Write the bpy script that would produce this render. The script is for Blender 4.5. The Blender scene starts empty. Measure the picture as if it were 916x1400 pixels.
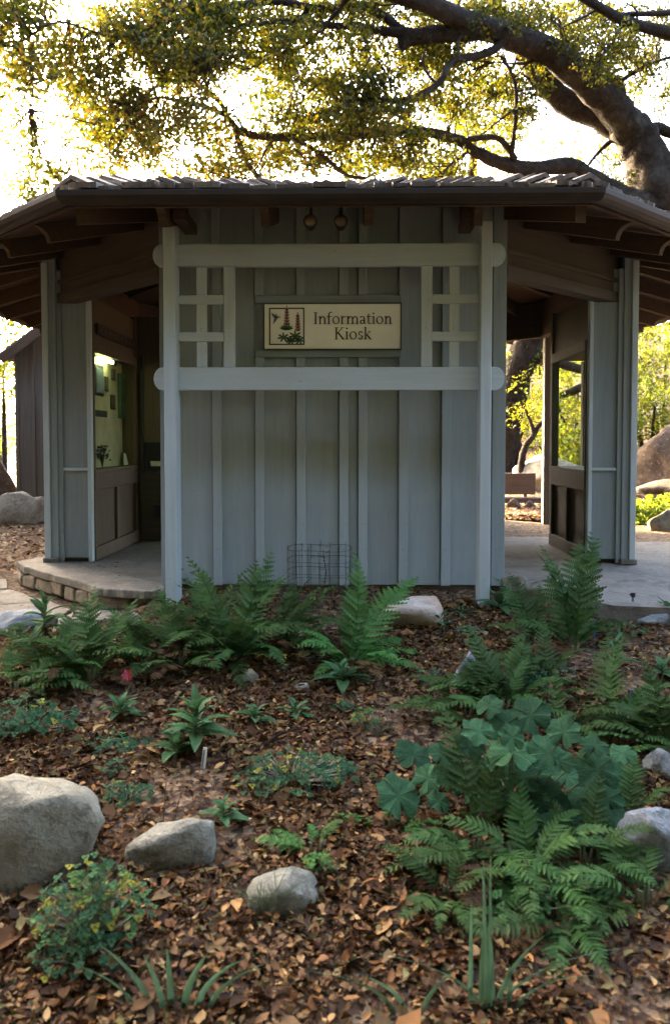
import bpy, bmesh, math, random
import numpy as np
from mathutils import Vector, Matrix, noise as mnoise

R = math.radians
scene = bpy.context.scene
COL = scene.collection

# ------------------------------------------------------------------ camera
FPX = 1150.0                     # focal length in pixels of the 916 x 1400 photograph
CAM = Vector((0.11, -5.35, 0.915))
PITCH, YAW, PPY = 2.4, 1.0, 652.0
cam_data = bpy.data.cameras.new('camera')
cam = bpy.data.objects.new('camera', cam_data)
COL.objects.link(cam)
cam_data.sensor_fit = 'VERTICAL'
cam_data.sensor_height = 36.0
cam_data.sensor_width = 24.0
cam_data.lens = FPX / 1400.0 * 36.0
cam_data.shift_y = -(700.0 - PPY) / 1400.0
cam_data.clip_start = 0.05
cam_data.clip_end = 1200.0
cam_data.dof.use_dof = True
cam_data.dof.focus_distance = 5.1
cam_data.dof.aperture_fstop = 3.4
cam.location = CAM
cam.rotation_euler = (R(90 - PITCH), 0, R(YAW))
scene.camera = cam
CAMROT = cam.rotation_euler.to_matrix()

# ------------------------------------------------------------------ sky, sun, exposure
SUN_AZ, SUN_EL = 41.0, 19.0      # degrees left of straight back, above the horizon
world = bpy.data.worlds.new('World')
scene.world = world
world.use_nodes = True
nt = world.node_tree
for n in list(nt.nodes):
    nt.nodes.remove(n)
wo = nt.nodes.new('ShaderNodeOutputWorld')
bg = nt.nodes.new('ShaderNodeBackground')
sky = nt.nodes.new('ShaderNodeTexSky')
sky.sky_type = 'NISHITA'
sky.sun_disc = False
sky.sun_elevation = R(SUN_EL)
sky.sun_rotation = R(-SUN_AZ)
sky.air_density = 0.7
sky.dust_density = 6.0
sky.ozone_density = 0.1
bg.inputs['Strength'].default_value = 0.14
nt.links.new(sky.outputs[0], bg.inputs[0])
nt.links.new(bg.outputs[0], wo.inputs[0])

to_sun = Vector((-math.sin(R(SUN_AZ)) * math.cos(R(SUN_EL)), math.cos(R(SUN_AZ)) * math.cos(R(SUN_EL)), math.sin(R(SUN_EL))))
sl = bpy.data.lights.new('sun', 'SUN')
sl.energy = 3.0
sl.angle = R(0.5)
sl.color = (1.0, 0.74, 0.42)
sun = bpy.data.objects.new('sun', sl)
COL.objects.link(sun)
sun.rotation_euler = to_sun.to_track_quat('Z', 'Y').to_euler()
sun.location = to_sun * 40

scene.view_settings.view_transform = 'Standard'
scene.view_settings.look = 'None'
scene.view_settings.exposure = 4.92
scene.view_settings.gamma = 1.0
scene.view_settings.use_curve_mapping = False
scene.cycles.max_bounces = 8
scene.cycles.diffuse_bounces = 4
scene.cycles.transparent_max_bounces = 8
scene.cycles.sample_clamp_indirect = 6.0

# ------------------------------------------------------------------ helpers
rng = np.random.default_rng(11)
random.seed(5)

def ray(px, py):
    d = CAMROT @ Vector(((px - 458.0) / FPX, -(py - PPY) / FPX, -1.0))
    return d / d.y

def pt(px, py, depth):
    """the world point seen at a place in the photograph, a given distance along +Y"""
    return CAM + ray(px, py) * depth

def at_y(px, py, y):
    return pt(px, py, y - CAM.y)

def wx(px, y, py=604):
    return at_y(px, py, y).x

def wz(py, y, px=454):
    return at_y(px, py, y).z

def sstep(a, b, x):
    t = np.clip((x - a) / (b - a), 0, 1)
    return t * t * (3 - 2 * t)

def ground_z(x, y):
    x = np.asarray(x, float); y = np.asarray(y, float)
    front = -0.035 + 0.142 * np.minimum(y + 0.15, 0.0)
    front = np.maximum(front, -0.80 + 0.01 * y)
    back = -0.035 * sstep(3.5, 0.0, y)
    z = np.where(y < -0.15, front, back)
    # kept low under the stone path on the left
    z = z - 0.13 * sstep(-0.9, -1.5, x) * sstep(-1.3, -0.3, y) * sstep(6.0, 2.5, y)
    # hill behind, rising towards the right
    z = z + 0.20 * np.maximum(y - 7.0, 0) * sstep(-4, 4, x) * sstep(90, 30, y)
    z = z + 0.05 * np.maximum(y - 20, 0) * sstep(160, 60, y)
    b = 0.018 * np.sin(3.1 * x + 1.3 * y) + 0.016 * np.sin(2.3 * y - 1.9 * x + 1.0) + 0.010 * np.sin(7.1 * x + 0.4) * np.sin(6.3 * y)
    z = z + b * sstep(-0.15, -0.7, y)
    z = z + 3.0 * b * sstep(6.0, 9.0, y)
    return z

def gz(x, y):
    return float(ground_z(x, y))

def on_ground(px, py):
    r = ray(px, py)
    lo, hi = 0.8, 60.0
    d = lo
    while d < hi:
        p = CAM + r * d
        if p.z < gz(p.x, p.y):
            break
        d += 0.02
    p = CAM + r * d
    return Vector((p.x, p.y, gz(p.x, p.y)))

def link(o, parent=None):
    COL.objects.link(o)
    if parent is not None:
        o.parent = parent
    return o

def tag(o, label, cat=None, group=None, kind=None):
    if label: o['label'] = label
    if cat: o['category'] = cat
    if group: o['group'] = group
    if kind: o['kind'] = kind
    return o

def thing(name, loc, label, cat, group=None, rz=0.0):
    o = bpy.data.objects.new(name, None)
    o.empty_display_size = 0.1
    COL.objects.link(o)
    o.location = loc
    o.rotation_euler = (0, 0, rz)
    return tag(o, label, cat, group)

def node(name, parent):
    o = bpy.data.objects.new(name, None)
    o.empty_display_size = 0.05
    return link(o, parent)

class MB:
    """collects shapes and links them as one mesh object"""
    def __init__(s):
        s.v = []; s.f = []; s.m = []
    def add(s, vs, fs, mi=0):
        k = len(s.v)
        s.v += [tuple(p) for p in vs]
        s.f += [tuple(i + k for i in f) for f in fs]
        s.m += [mi] * len(fs)
        return s
    def box(s, x0, x1, y0, y1, z0, z1, M=None, mi=0):
        vs = [Vector(p) for p in ((x0, y0, z0), (x1, y0, z0), (x1, y1, z0), (x0, y1, z0), (x0, y0, z1), (x1, y0, z1), (x1, y1, z1), (x0, y1, z1))]
        if M is not None: vs = [M @ p for p in vs]
        return s.add(vs, [(0, 3, 2, 1), (4, 5, 6, 7), (0, 1, 5, 4), (1, 2, 6, 5), (2, 3, 7, 6), (3, 0, 4, 7)], mi)
    def beam(s, a, b, w, z0, z1, mi=0):
        """upright slab from plan point a to b, w thick to the left of the direction"""
        a = Vector((a[0], a[1], 0)); b = Vector((b[0], b[1], 0)); d = (b - a); L = d.length; d.normalize()
        M = Matrix.Translation(a) @ Matrix.Rotation(math.atan2(d.y, d.x), 4, 'Z')
        return s.box(0, L, 0, w, z0, z1, M, mi)
    def prism(s, poly, h0, h1, M=None, mi=0):
        """polygon in local XY pulled from local z h0 to h1"""
        n = len(poly)
        vs = [Vector((p[0], p[1], h0)) for p in poly] + [Vector((p[0], p[1], h1)) for p in poly]
        if M is not None: vs = [M @ p for p in vs]
        fs = [tuple(range(n - 1, -1, -1)), tuple(range(n, 2 * n))]
        fs += [(i, (i + 1) % n, n + (i + 1) % n, n + i) for i in range(n)]
        return s.add(vs, fs, mi)
    def tube(s, pts, rad, n=6, mi=0, caps=True, jit=0.0):
        pts = [Vector(p) for p in pts]
        if not isinstance(rad, (list, tuple)): rad = [rad] * len(pts)
        k = len(s.v); up = None
        for i, p in enumerate(pts):
            t = (pts[min(i + 1, len(pts) - 1)] - pts[max(i - 1, 0)])
            if t.length < 1e-9: t = Vector((0, 0, 1))
            t.normalize()
            if up is None:
                up = t.orthogonal().normalized()
            up = (up - t * up.dot(t))
            up = t.orthogonal().normalized() if up.length < 1e-5 else up.normalized()
            q = t.cross(up)
            for j in range(n):
                a = 2 * math.pi * j / n
                r = rad[i]
                if jit: r *= 1 + jit * mnoise.noise(p * 2.2 / max(rad[i] * 3, 0.05) + Vector((math.cos(a), math.sin(a), 0)) * 1.3)
                s.v.append(tuple(p + (up * math.cos(a) + q * math.sin(a)) * r))
        for i in range(len(pts) - 1):
            for j in range(n):
                s.f.append((k + i * n + j, k + i * n + (j + 1) % n, k + (i + 1) * n + (j + 1) % n, k + (i + 1) * n + j)); s.m.append(mi)
        if caps:
            s.f.append(tuple(k + j for j in range(n - 1, -1, -1))); s.m.append(mi)
            e = k + (len(pts) - 1) * n
            s.f.append(tuple(e + j for j in range(n))); s.m.append(mi)
        return s
    def lathe(s, prof, n=16, M=None, mi=0):
        k0 = len(s.v); vs = []
        for (r, z) in prof:
            for j in range(n):
                a = 2 * math.pi * j / n
                p = Vector((r * math.cos(a), r * math.sin(a), z))
                vs.append(M @ p if M is not None else p)
        fs = [(i * n + j, i * n + (j + 1) % n, (i + 1) * n + (j + 1) % n, (i + 1) * n + j) for i in range(len(prof) - 1) for j in range(n)]
        fs += [tuple(range(n - 1, -1, -1)), tuple(range((len(prof) - 1) * n, len(prof) * n))]
        return s.add(vs, fs, mi)
    def mesh(s, name, mats, smooth=False):
        me = bpy.data.meshes.new(name)
        me.from_pydata(s.v, [], s.f)
        for m in (mats if isinstance(mats, (list, tuple)) else [mats]): me.materials.append(m)
        if len(set(s.m)) > 1: me.polygons.foreach_set('material_index', s.m)
        if smooth: me.polygons.foreach_set('use_smooth', [True] * len(s.f))
        me.update()
        return me
    def build(s, name, mats, parent=None, smooth=False, bevel=0.0):
        o = bpy.data.objects.new(name, s.mesh(name, mats, smooth))
        if bevel:
            b = o.modifiers.new('bevel', 'BEVEL'); b.width = bevel; b.segments = 2; b.limit_method = 'ANGLE'; b.angle_limit = R(40)
        return link(o, parent)

def fast_mesh(name, V, F, mat, col=None, smooth=False):
    """V: N x 3, F: M x k index arrays; col: N x 3 colours"""
    V = np.ascontiguousarray(V, np.float32); F = np.ascontiguousarray(F, np.int32)
    me = bpy.data.meshes.new(name)
    k = F.shape[1]
    me.vertices.add(len(V)); me.vertices.foreach_set('co', V.ravel())
    me.loops.add(F.size); me.loops.foreach_set('vertex_index', F.ravel())
    me.polygons.add(len(F)); me.polygons.foreach_set('loop_start', np.arange(0, F.size, k, dtype=np.int32))
    if smooth: me.polygons.foreach_set('use_smooth', np.ones(len(F), bool))
    if col is not None:
        a = me.attributes.new('tint', 'FLOAT_COLOR', 'POINT')
        a.data.foreach_set('color', np.concatenate([col, np.ones((len(col), 1))], 1).astype(np.float32).ravel())
    me.materials.append(mat)
    me.update(calc_edges=True)
    return me

def obj(name, me, parent=None):
    return link(bpy.data.objects.new(name, me), parent)

# ------------------------------------------------------------------ materials
def new_mat(name):
    m = bpy.data.materials.new(name); m.use_nodes = True
    t = m.node_tree
    for n in list(t.nodes): t.nodes.remove(n)
    out = t.nodes.new('ShaderNodeOutputMaterial')
    return m, t, out

def nd(t, kind, **kw):
    n = t.nodes.new(kind)
    for k, v in kw.items(): setattr(n, k, v)
    return n

def mixc(t, fac, a, b, blend='MIX'):
    n = nd(t, 'ShaderNodeMix', data_type='RGBA', blend_type=blend)
    for s, v in ((0, fac), (6, a), (7, b)):
        if hasattr(v, 'links') or isinstance(v, bpy.types.NodeSocket): t.links.new(v, n.inputs[s])
        else: n.inputs[s].default_value = v if s == 0 else ((*v, 1) if len(v) == 3 else v)
    return n.outputs[2]

def ramp(t, src, stops):
    n = nd(t, 'ShaderNodeValToRGB')
    e = n.color_ramp.elements
    while len(e) < len(stops): e.new(0.5)
    for i, (p, c) in enumerate(stops):
        e[i].position = p
        e[i].color = (c, c, c, 1) if isinstance(c, (int, float)) else (*c, 1)
    t.links.new(src, n.inputs[0])
    return n.outputs[0]

def noise_tex(t, vec, scale, detail=4, rough=0.6, dist=0.0):
    n = nd(t, 'ShaderNodeTexNoise')
    n.inputs['Scale'].default_value = scale; n.inputs['Detail'].default_value = detail
    n.inputs['Roughness'].default_value = rough; n.inputs['Distortion'].default_value = dist
    if vec is not None: t.links.new(vec, n.inputs['Vector'])
    return n.outputs[0]

def coords(t, scale=(1, 1, 1), which='Object', rot=(0, 0, 0)):
    c = nd(t, 'ShaderNodeTexCoord'); mp = nd(t, 'ShaderNodeMapping')
    mp.inputs['Scale'].default_value = scale; mp.inputs['Rotation'].default_value = rot
    t.links.new(c.outputs[which], mp.inputs[0])
    return mp.outputs[0]

def bump(t, h, strength, dist=0.01):
    n = nd(t, 'ShaderNodeBump'); n.inputs['Strength'].default_value = strength; n.inputs['Distance'].default_value = dist
    t.links.new(h, n.inputs['Height'])
    return n.outputs[0]

def principled(t, out, col, rough=0.7, normal=None, metal=0.0, spec=0.5):
    p = nd(t, 'ShaderNodeBsdfPrincipled')
    if isinstance(col, bpy.types.NodeSocket): t.links.new(col, p.inputs['Base Color'])
    else: p.inputs['Base Color'].default_value = (*col, 1)
    if isinstance(rough, bpy.types.NodeSocket): t.links.new(rough, p.inputs['Roughness'])
    else: p.inputs['Roughness'].default_value = rough
    p.inputs['Metallic'].default_value = metal
    p.inputs['Specular IOR Level'].default_value = spec
    if normal is not None: t.links.new(normal, p.inputs['Normal'])
    t.links.new(p.outputs[0], out.inputs[0])
    return p

def obj_random(t):
    return nd(t, 'ShaderNodeObjectInfo').outputs['Random']

def wood_mat(name, c0, c1, axis='Z', rough=0.75, grain=1.0, stain=0.25, var=0.12, rot=(0, 0, 0), spec=0.3):
    """weathered painted or stained timber: grain lines along one axis, wear, tint per piece"""
    m, t, out = new_mat(name)
    lo, hi = 1.3, 26.0
    sc = {'X': (lo, hi, hi), 'Y': (hi, lo, hi), 'Z': (hi, hi, lo)}[axis]
    v = coords(t, sc, rot=rot)
    rnd = obj_random(t)
    off = nd(t, 'ShaderNodeVectorMath', operation='ADD')
    mul = nd(t, 'ShaderNodeMath', operation='MULTIPLY'); mul.inputs[1].default_value = 37.0
    t.links.new(rnd, mul.inputs[0]); t.links.new(v, off.inputs[0]); t.links.new(mul.outputs[0], off.inputs[1])
    g = noise_tex(t, off.outputs[0], 1.6, 6, 0.65, 0.4)
    big = noise_tex(t, coords(t, (1, 1, 0.6)), 2.3, 5, 0.6)
    fine = noise_tex(t, off.outputs[0], 7.0, 3, 0.7)
    c = mixc(t, ramp(t, g, [(0.32, 0.0), (0.68, 1.0)]), c0, c1)
    dirt = ramp(t, big, [(0.42, 0.0), (0.72, stain)])
    c = mixc(t, dirt, c, tuple(x * 0.55 for x in c0))
    wv = nd(t, 'ShaderNodeTexVoronoi'); wv.inputs['Scale'].default_value = 1.0
    t.links.new(coords(t, tuple(x * 0.55 if x > 5 else x * 5 for x in sc), rot=rot), wv.inputs['Vector'])
    chip = noise_tex(t, coords(t), 55, 3, 0.6)
    chips = ramp(t, chip, [(0.66, 0.0), (0.70, 0.55)])
    c = mixc(t, chips, c, tuple(x * 0.45 + 0.01 for x in c0))
    spots = ramp(t, wv.outputs['Distance'], [(0.03, 0.5), (0.07, 0.0)])
    c = mixc(t, spots, c, tuple(x * 0.4 for x in c0))
    hv = nd(t, 'ShaderNodeHueSaturation'); hv.inputs['Saturation'].default_value = 1.0
    mr = nd(t, 'ShaderNodeMapRange'); mr.inputs[3].default_value = 1 - var; mr.inputs[4].default_value = 1 + var
    t.links.new(rnd, mr.inputs[0]); t.links.new(mr.outputs[0], hv.inputs['Value']); t.links.new(c, hv.inputs['Color'])
    hgt = mixc(t, 0.5, g, fine)
    principled(t, out, hv.outputs[0], rough, bump(t, hgt, 0.35 * grain, 0.004), spec=spec)
    return m

def leaf_mat(name, dark, light, trans=0.45, tcol=None, rough=0.5, tint=False, var=0.25, vscale=9.0, gloss=0.05):
    m, t, out = new_mat(name)
    if tint:
        a = nd(t, 'ShaderNodeAttribute', attribute_name='tint'); c = a.outputs['Color']
    else:
        n = noise_tex(t, coords(t), vscale, 3, 0.6)
        c = mixc(t, ramp(t, n, [(0.3, 0.0), (0.7, 1.0)]), dark, light)
        hv = nd(t, 'ShaderNodeHueSaturation')
        mr = nd(t, 'ShaderNodeMapRange'); mr.inputs[3].default_value = 1 - var; mr.inputs[4].default_value = 1 + var
        r = obj_random(t); t.links.new(r, mr.inputs[0]); t.links.new(mr.outputs[0], hv.inputs['Value'])
        mh = nd(t, 'ShaderNodeMapRange'); mh.inputs[3].default_value = 0.485; mh.inputs[4].default_value = 0.515
        t.links.new(r, mh.inputs[0]); t.links.new(mh.outputs[0], hv.inputs['Hue'])
        t.links.new(c, hv.inputs['Color']); c = hv.outputs[0]
    d = nd(t, 'ShaderNodeBsdfDiffuse'); t.links.new(c, d.inputs['Color'])
    tr = nd(t, 'ShaderNodeBsdfTranslucent')
    if tcol is not None: t.links.new(mixc(t, 1.0, c, tcol, 'MULTIPLY'), tr.inputs['Color'])
    else: t.links.new(c, tr.inputs['Color'])
    mx = nd(t, 'ShaderNodeMixShader'); mx.inputs[0].default_value = trans
    t.links.new(d.outputs[0], mx.inputs[1]); t.links.new(tr.outputs[0], mx.inputs[2])
    gl = nd(t, 'ShaderNodeBsdfGlossy'); gl.inputs['Roughness'].default_value = rough; gl.inputs['Color'].default_value = (1, 1, 1, 1)
    m2 = nd(t, 'ShaderNodeMixShader'); m2.inputs[0].default_value = gloss
    t.links.new(mx.outputs[0], m2.inputs[1]); t.links.new(gl.outputs[0], m2.inputs[2])
    t.links.new(m2.outputs[0], out.inputs[0])
    return m

def stone_mat(name, a, b, c, scale=3.0, lichen=0.3, spot=(0.42, 0.42, 0.36)):
    m, t, out = new_mat(name)
    v = coords(t)
    rnd = obj_random(t)
    off = nd(t, 'ShaderNodeVectorMath', operation='ADD'); mul = nd(t, 'ShaderNodeMath', operation='MULTIPLY'); mul.inputs[1].default_value = 23.0
    t.links.new(rnd, mul.inputs[0]); t.links.new(v, off.inputs[0]); t.links.new(mul.outputs[0], off.inputs[1])
    n1 = noise_tex(t, off.outputs[0], scale, 6, 0.65, 0.5)
    n2 = noise_tex(t, off.outputs[0], scale * 5, 6, 0.7)
    n3 = noise_tex(t, off.outputs[0], scale * 1.7, 4, 0.6, 1.0)
    col = mixc(t, ramp(t, n1, [(0.35, 0.0), (0.65, 1.0)]), a, b)
    col = mixc(t, ramp(t, n3, [(0.52, 0.0), (0.66, 0.8)]), col, c)
    col = mixc(t, ramp(t, n2, [(0.56, 0.0), (0.64, lichen)]), col, spot)
    h = mixc(t, 0.4, n2, n1)
    principled(t, out, col, 0.9, bump(t, h, 1.0, 0.03), spec=0.2)
    return m

def plain_mat(name, col, rough=0.6, metal=0.0, nscale=8.0, amt=0.2, spec=0.4, bmp=0.1):
    m, t, out = new_mat(name)
    n = noise_tex(t, coords(t), nscale, 5, 0.65)
    c = mixc(t, ramp(t, n, [(0.3, 0.0), (0.7, 1.0)]), tuple(x * (1 - amt) for x in col), tuple(min(1, x * (1 + amt)) for x in col))
    principled(t, out, c, rough, bump(t, n, bmp, 0.005), metal, spec)
    return m

M = {}
GREY0, GREY1 = (0.22, 0.255, 0.26), (0.275, 0.315, 0.32)
M['paint_v'] = wood_mat('grey_paint_upright', GREY0, GREY1, 'Z')
M['paint_x'] = wood_mat('grey_paint_level', GREY0, GREY1, 'X')
M['trellis_v'] = wood_mat('pale_grey_paint_upright', (0.40, 0.455, 0.46), (0.465, 0.52, 0.528), 'Z', var=0.04, stain=0.15)
M['trellis_x'] = wood_mat('pale_grey_paint_level', (0.40, 0.455, 0.46), (0.465, 0.52, 0.528), 'X', var=0.04, stain=0.15)
M['wall_v'] = wood_mat('grey_wall_boards', (0.305, 0.352, 0.365), (0.35, 0.40, 0.412), 'Z', stain=0.30, var=0.05, grain=0.7)
M['batten'] = wood_mat('grey_batten', (0.325, 0.375, 0.386), (0.37, 0.42, 0.432), 'Z', stain=0.25, var=0.05, grain=0.6)
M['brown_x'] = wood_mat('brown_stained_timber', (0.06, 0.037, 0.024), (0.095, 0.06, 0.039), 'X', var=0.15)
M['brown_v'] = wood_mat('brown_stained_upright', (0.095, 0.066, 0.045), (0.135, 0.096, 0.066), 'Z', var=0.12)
M['rafter'] = wood_mat('rafter_timber', (0.055, 0.034, 0.021), (0.085, 0.053, 0.032), 'X', var=0.15)
M['header'] = wood_mat('header_timber', (0.048, 0.039, 0.028), (0.07, 0.058, 0.043), 'X', var=0.06)
M['shake'] = wood_mat('weathered_shake', (0.075, 0.055, 0.041), (0.185, 0.146, 0.115), 'Y', var=0.35, stain=0.5, grain=2.0)
M['shed_v'] = wood_mat('brown_grey_shed_boards', (0.10, 0.085, 0.066), (0.15, 0.13, 0.105), 'Z', stain=0.4)
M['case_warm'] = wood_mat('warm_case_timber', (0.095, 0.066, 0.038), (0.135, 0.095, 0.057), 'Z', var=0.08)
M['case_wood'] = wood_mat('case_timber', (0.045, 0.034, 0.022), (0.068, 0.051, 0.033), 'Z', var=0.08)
M['gutter'] = plain_mat('aged_copper', (0.026, 0.019, 0.016), 0.65, 0.0, 6.0, 0.3)
M['iron'] = plain_mat('dark_iron', (0.03, 0.03, 0.03), 0.6, 0.6)
M['wire'] = plain_mat('rusty_wire', (0.05, 0.042, 0.04), 0.7, 0.4)
M['black'] = plain_mat('black_plastic', (0.012, 0.011, 0.012), 0.5)
M['paper'] = plain_mat('paper', (0.55, 0.53, 0.45), 0.8, amt=0.06)
M['lens'] = plain_mat('amber_lens', (0.20, 0.155, 0.10), 0.35)
M['sign'] = plain_mat('cream_sign', (0.92, 0.90, 0.78), 0.55, nscale=3.0, amt=0.06, bmp=0.02)
M['ink'] = plain_mat('dark_ink', (0.035, 0.030, 0.022), 0.6)
M['ink_olive'] = plain_mat('olive_ink', (0.06, 0.055, 0.025), 0.6)
M['print_green'] = plain_mat('print_green', (0.07, 0.14, 0.07), 0.6)
M['print_pink'] = plain_mat('print_pink', (0.42, 0.20, 0.17), 0.6)
M['print_plum'] = plain_mat('print_plum', (0.12, 0.06, 0.07), 0.6)
M['print_blue'] = plain_mat('print_slate', (0.10, 0.12, 0.14), 0.6)
M['concrete'] = stone_mat('worn_concrete', (0.135, 0.12, 0.10), (0.19, 0.168, 0.14), (0.10, 0.088, 0.072), 3.4, 0.2, (0.24, 0.21, 0.18))
M['rock_tan'] = stone_mat('tan_sandstone', (0.20, 0.18, 0.128), (0.285, 0.258, 0.19), (0.125, 0.11, 0.08), 11.0, 0.35)
M['rock_grey'] = stone_mat('grey_sandstone', (0.165, 0.155, 0.118), (0.25, 0.235, 0.18), (0.11, 0.10, 0.078), 13.0, 0.35, (0.40, 0.41, 0.37))
M['rock_pink'] = stone_mat('orange_veined_stone', (0.50, 0.46, 0.41), (0.42, 0.27, 0.17), (0.34, 0.30, 0.27), 9.0, 0.3, (0.6, 0.58, 0.54))
M['rock_blue'] = stone_mat('blue_grey_stone', (0.20, 0.215, 0.22), (0.29, 0.30, 0.305), (0.14, 0.15, 0.15), 14.0, 0.4, (0.5, 0.53, 0.54))
M['flag'] = stone_mat('flagstone', (0.16, 0.142, 0.115), (0.225, 0.20, 0.165), (0.12, 0.105, 0.085), 6.0, 0.3)
M['riser'] = stone_mat('riser_stone', (0.20, 0.155, 0.105), (0.29, 0.235, 0.165), (0.145, 0.115, 0.08), 10.0, 0.3)
M['boulder'] = stone_mat('brown_boulder', (0.055, 0.038, 0.026), (0.095, 0.068, 0.047), (0.04, 0.03, 0.022), 4.0, 0.3, (0.36, 0.30, 0.23))
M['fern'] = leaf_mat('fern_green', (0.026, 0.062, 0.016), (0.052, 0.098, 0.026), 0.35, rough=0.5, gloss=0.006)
M['fern_bright'] = leaf_mat('fern_bright_green', (0.042, 0.105, 0.024), (0.07, 0.155, 0.038), 0.35, rough=0.5, gloss=0.006)  # brighter green for some fern clumps
M['fern_dead'] = leaf_mat('dry_frond', (0.045, 0.025, 0.011), (0.08, 0.045, 0.020), 0.2, gloss=0.005)
M['coral'] = leaf_mat('coral_bells_leaf', (0.028, 0.072, 0.036), (0.056, 0.118, 0.064), 0.28, rough=0.45, gloss=0.012, vscale=14)
M['rosette'] = leaf_mat('rosette_leaf', (0.034, 0.082, 0.030), (0.058, 0.120, 0.046), 0.3, gloss=0.01)
M['columbine'] = leaf_mat('columbine_leaf', None, None, 0.3, tint=True, gloss=0.004)
M['blade'] = leaf_mat('iris_blade', (0.055, 0.13, 0.07), (0.10, 0.20, 0.11), 0.25, gloss=0.06)
M['grass'] = leaf_mat('grey_green_grass', (0.11, 0.145, 0.10), (0.18, 0.215, 0.15), 0.25)
M['yellow_leaf'] = leaf_mat('yellowed_leaf', (0.50, 0.33, 0.03), (0.62, 0.45, 0.06), 0.3)
M['red_petal'] = leaf_mat('red_petal', (0.32, 0.006, 0.010), (0.42, 0.012, 0.014), 0.3)
M['stem'] = leaf_mat('plant_stem', (0.09, 0.10, 0.05), (0.13, 0.12, 0.06), 0.1)
M['litter'] = leaf_mat('fallen_leaf', None, None, 0.12, tint=True, rough=0.6, gloss=0.008)
M['oak_leaf'] = leaf_mat('oak_leaf', None, None, 0.62, tcol=(1.0, 0.86, 0.20), tint=True, gloss=0.012, rough=0.45)

m, t, out = new_mat('coral_bells_leaf')
co_ = coords(t); gr_ = nd(t, 'ShaderNodeTexGradient', gradient_type='RADIAL'); 
nz_ = noise_tex(t, co_, 3.0, 3, 0.6)
t.links.new(co_, gr_.inputs[0])
mm_ = nd(t, 'ShaderNodeMath', operation='MULTIPLY'); mm_.inputs[1].default_value = 7.0; t.links.new(gr_.outputs['Fac'], mm_.inputs[0])
pg_ = nd(t, 'ShaderNodeMath', operation='PINGPONG'); pg_.inputs[1].default_value = 0.5; t.links.new(mm_.outputs[0], pg_.inputs[0])
vein = ramp(t, pg_.outputs[0], [(0.0, 0.75), (0.09, 0.0)])
fine_ = noise_tex(t, co_, 9.0, 4, 0.65)
c = mixc(t, ramp(t, nz_, [(0.3, 0.0), (0.7, 1.0)]), (0.022, 0.066, 0.030), (0.046, 0.106, 0.050))
c = mixc(t, vein, c, (0.062, 0.115, 0.062))
c = mixc(t, ramp(t, fine_, [(0.6, 0.0), (0.75, 0.5)]), c, (0.075, 0.10, 0.045))
hv = nd(t, 'ShaderNodeHueSaturation'); mr = nd(t, 'ShaderNodeMapRange'); mr.inputs[3].default_value = 0.65; mr.inputs[4].default_value = 1.4
t.links.new(obj_random(t), mr.inputs[0]); t.links.new(mr.outputs[0], hv.inputs['Value']); t.links.new(c, hv.inputs['Color'])
bm_ = bump(t, mixc(t, 0.5, fine_, vein), 0.5, 0.05)
d = nd(t, 'ShaderNodeBsdfDiffuse'); t.links.new(hv.outputs[0], d.inputs['Color']); t.links.new(bm_, d.inputs['Normal'])
tr_ = nd(t, 'ShaderNodeBsdfTranslucent'); t.links.new(hv.outputs[0], tr_.inputs['Color'])
mx = nd(t, 'ShaderNodeMixShader'); mx.inputs[0].default_value = 0.28; t.links.new(d.outputs[0], mx.inputs[1]); t.links.new(tr_.outputs[0], mx.inputs[2])
gl = nd(t, 'ShaderNodeBsdfGlossy'); gl.inputs['Roughness'].default_value = 0.4; t.links.new(bm_, gl.inputs['Normal'])
m2 = nd(t, 'ShaderNodeMixShader'); m2.inputs[0].default_value = 0.004; t.links.new(mx.outputs[0], m2.inputs[1]); t.links.new(gl.outputs[0], m2.inputs[2]); t.links.new(m2.outputs[0], out.inputs[0])
M['coral'] = m

m, t, out = new_mat('oak_bark')
v = coords(t, (1, 1, 1)); n1 = noise_tex(t, v, 9, 8, 0.7, 0.8); n2 = noise_tex(t, v, 2.2, 4, 0.6)
vo = nd(t, 'ShaderNodeTexVoronoi', feature='DISTANCE_TO_EDGE'); vo.inputs['Scale'].default_value = 16; t.links.new(mixc(t, 0.25, v, n1), vo.inputs['Vector'])
c = mixc(t, ramp(t, n1, [(0.35, 0), (0.7, 1)]), (0.012, 0.009, 0.006), (0.040, 0.029, 0.021))
c = mixc(t, ramp(t, n2, [(0.55, 0), (0.70, 0.45)]), c, (0.075, 0.075, 0.062))
h = mixc(t, 0.5, ramp(t, vo.outputs[0], [(0.0, 0.0), (0.25, 1.0)]), n1)
principled(t, out, c, 0.95, bump(t, h, 0.9, 0.03), spec=0.15)
M['bark'] = m

m, t, out = new_mat('leaf_mould')
v = coords(t)
vo = nd(t, 'ShaderNodeTexVoronoi'); vo.inputs['Scale'].default_value = 38; t.links.new(v, vo.inputs['Vector'])
n1 = noise_tex(t, v, 1.1, 5, 0.6); n2 = noise_tex(t, v, 30, 4, 0.7)
sp = nd(t, 'ShaderNodeSeparateColor'); t.links.new(vo.outputs['Color'], sp.inputs[0])
c = ramp(t, sp.outputs[0], [(0.0, (0.028, 0.018, 0.012)), (0.45, (0.075, 0.045, 0.027)), (0.75, (0.15, 0.095, 0.055)), (1.0, (0.24, 0.17, 0.10))])
c = mixc(t, ramp(t, n1, [(0.35, 0.0), (0.7, 0.6)]), c, (0.035, 0.023, 0.016))
principled(t, out, c, 0.95, bump(t, mixc(t, 0.5, vo.outputs['Distance'], n2), 0.8, 0.03), spec=0.1)
M['ground'] = m

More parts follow.
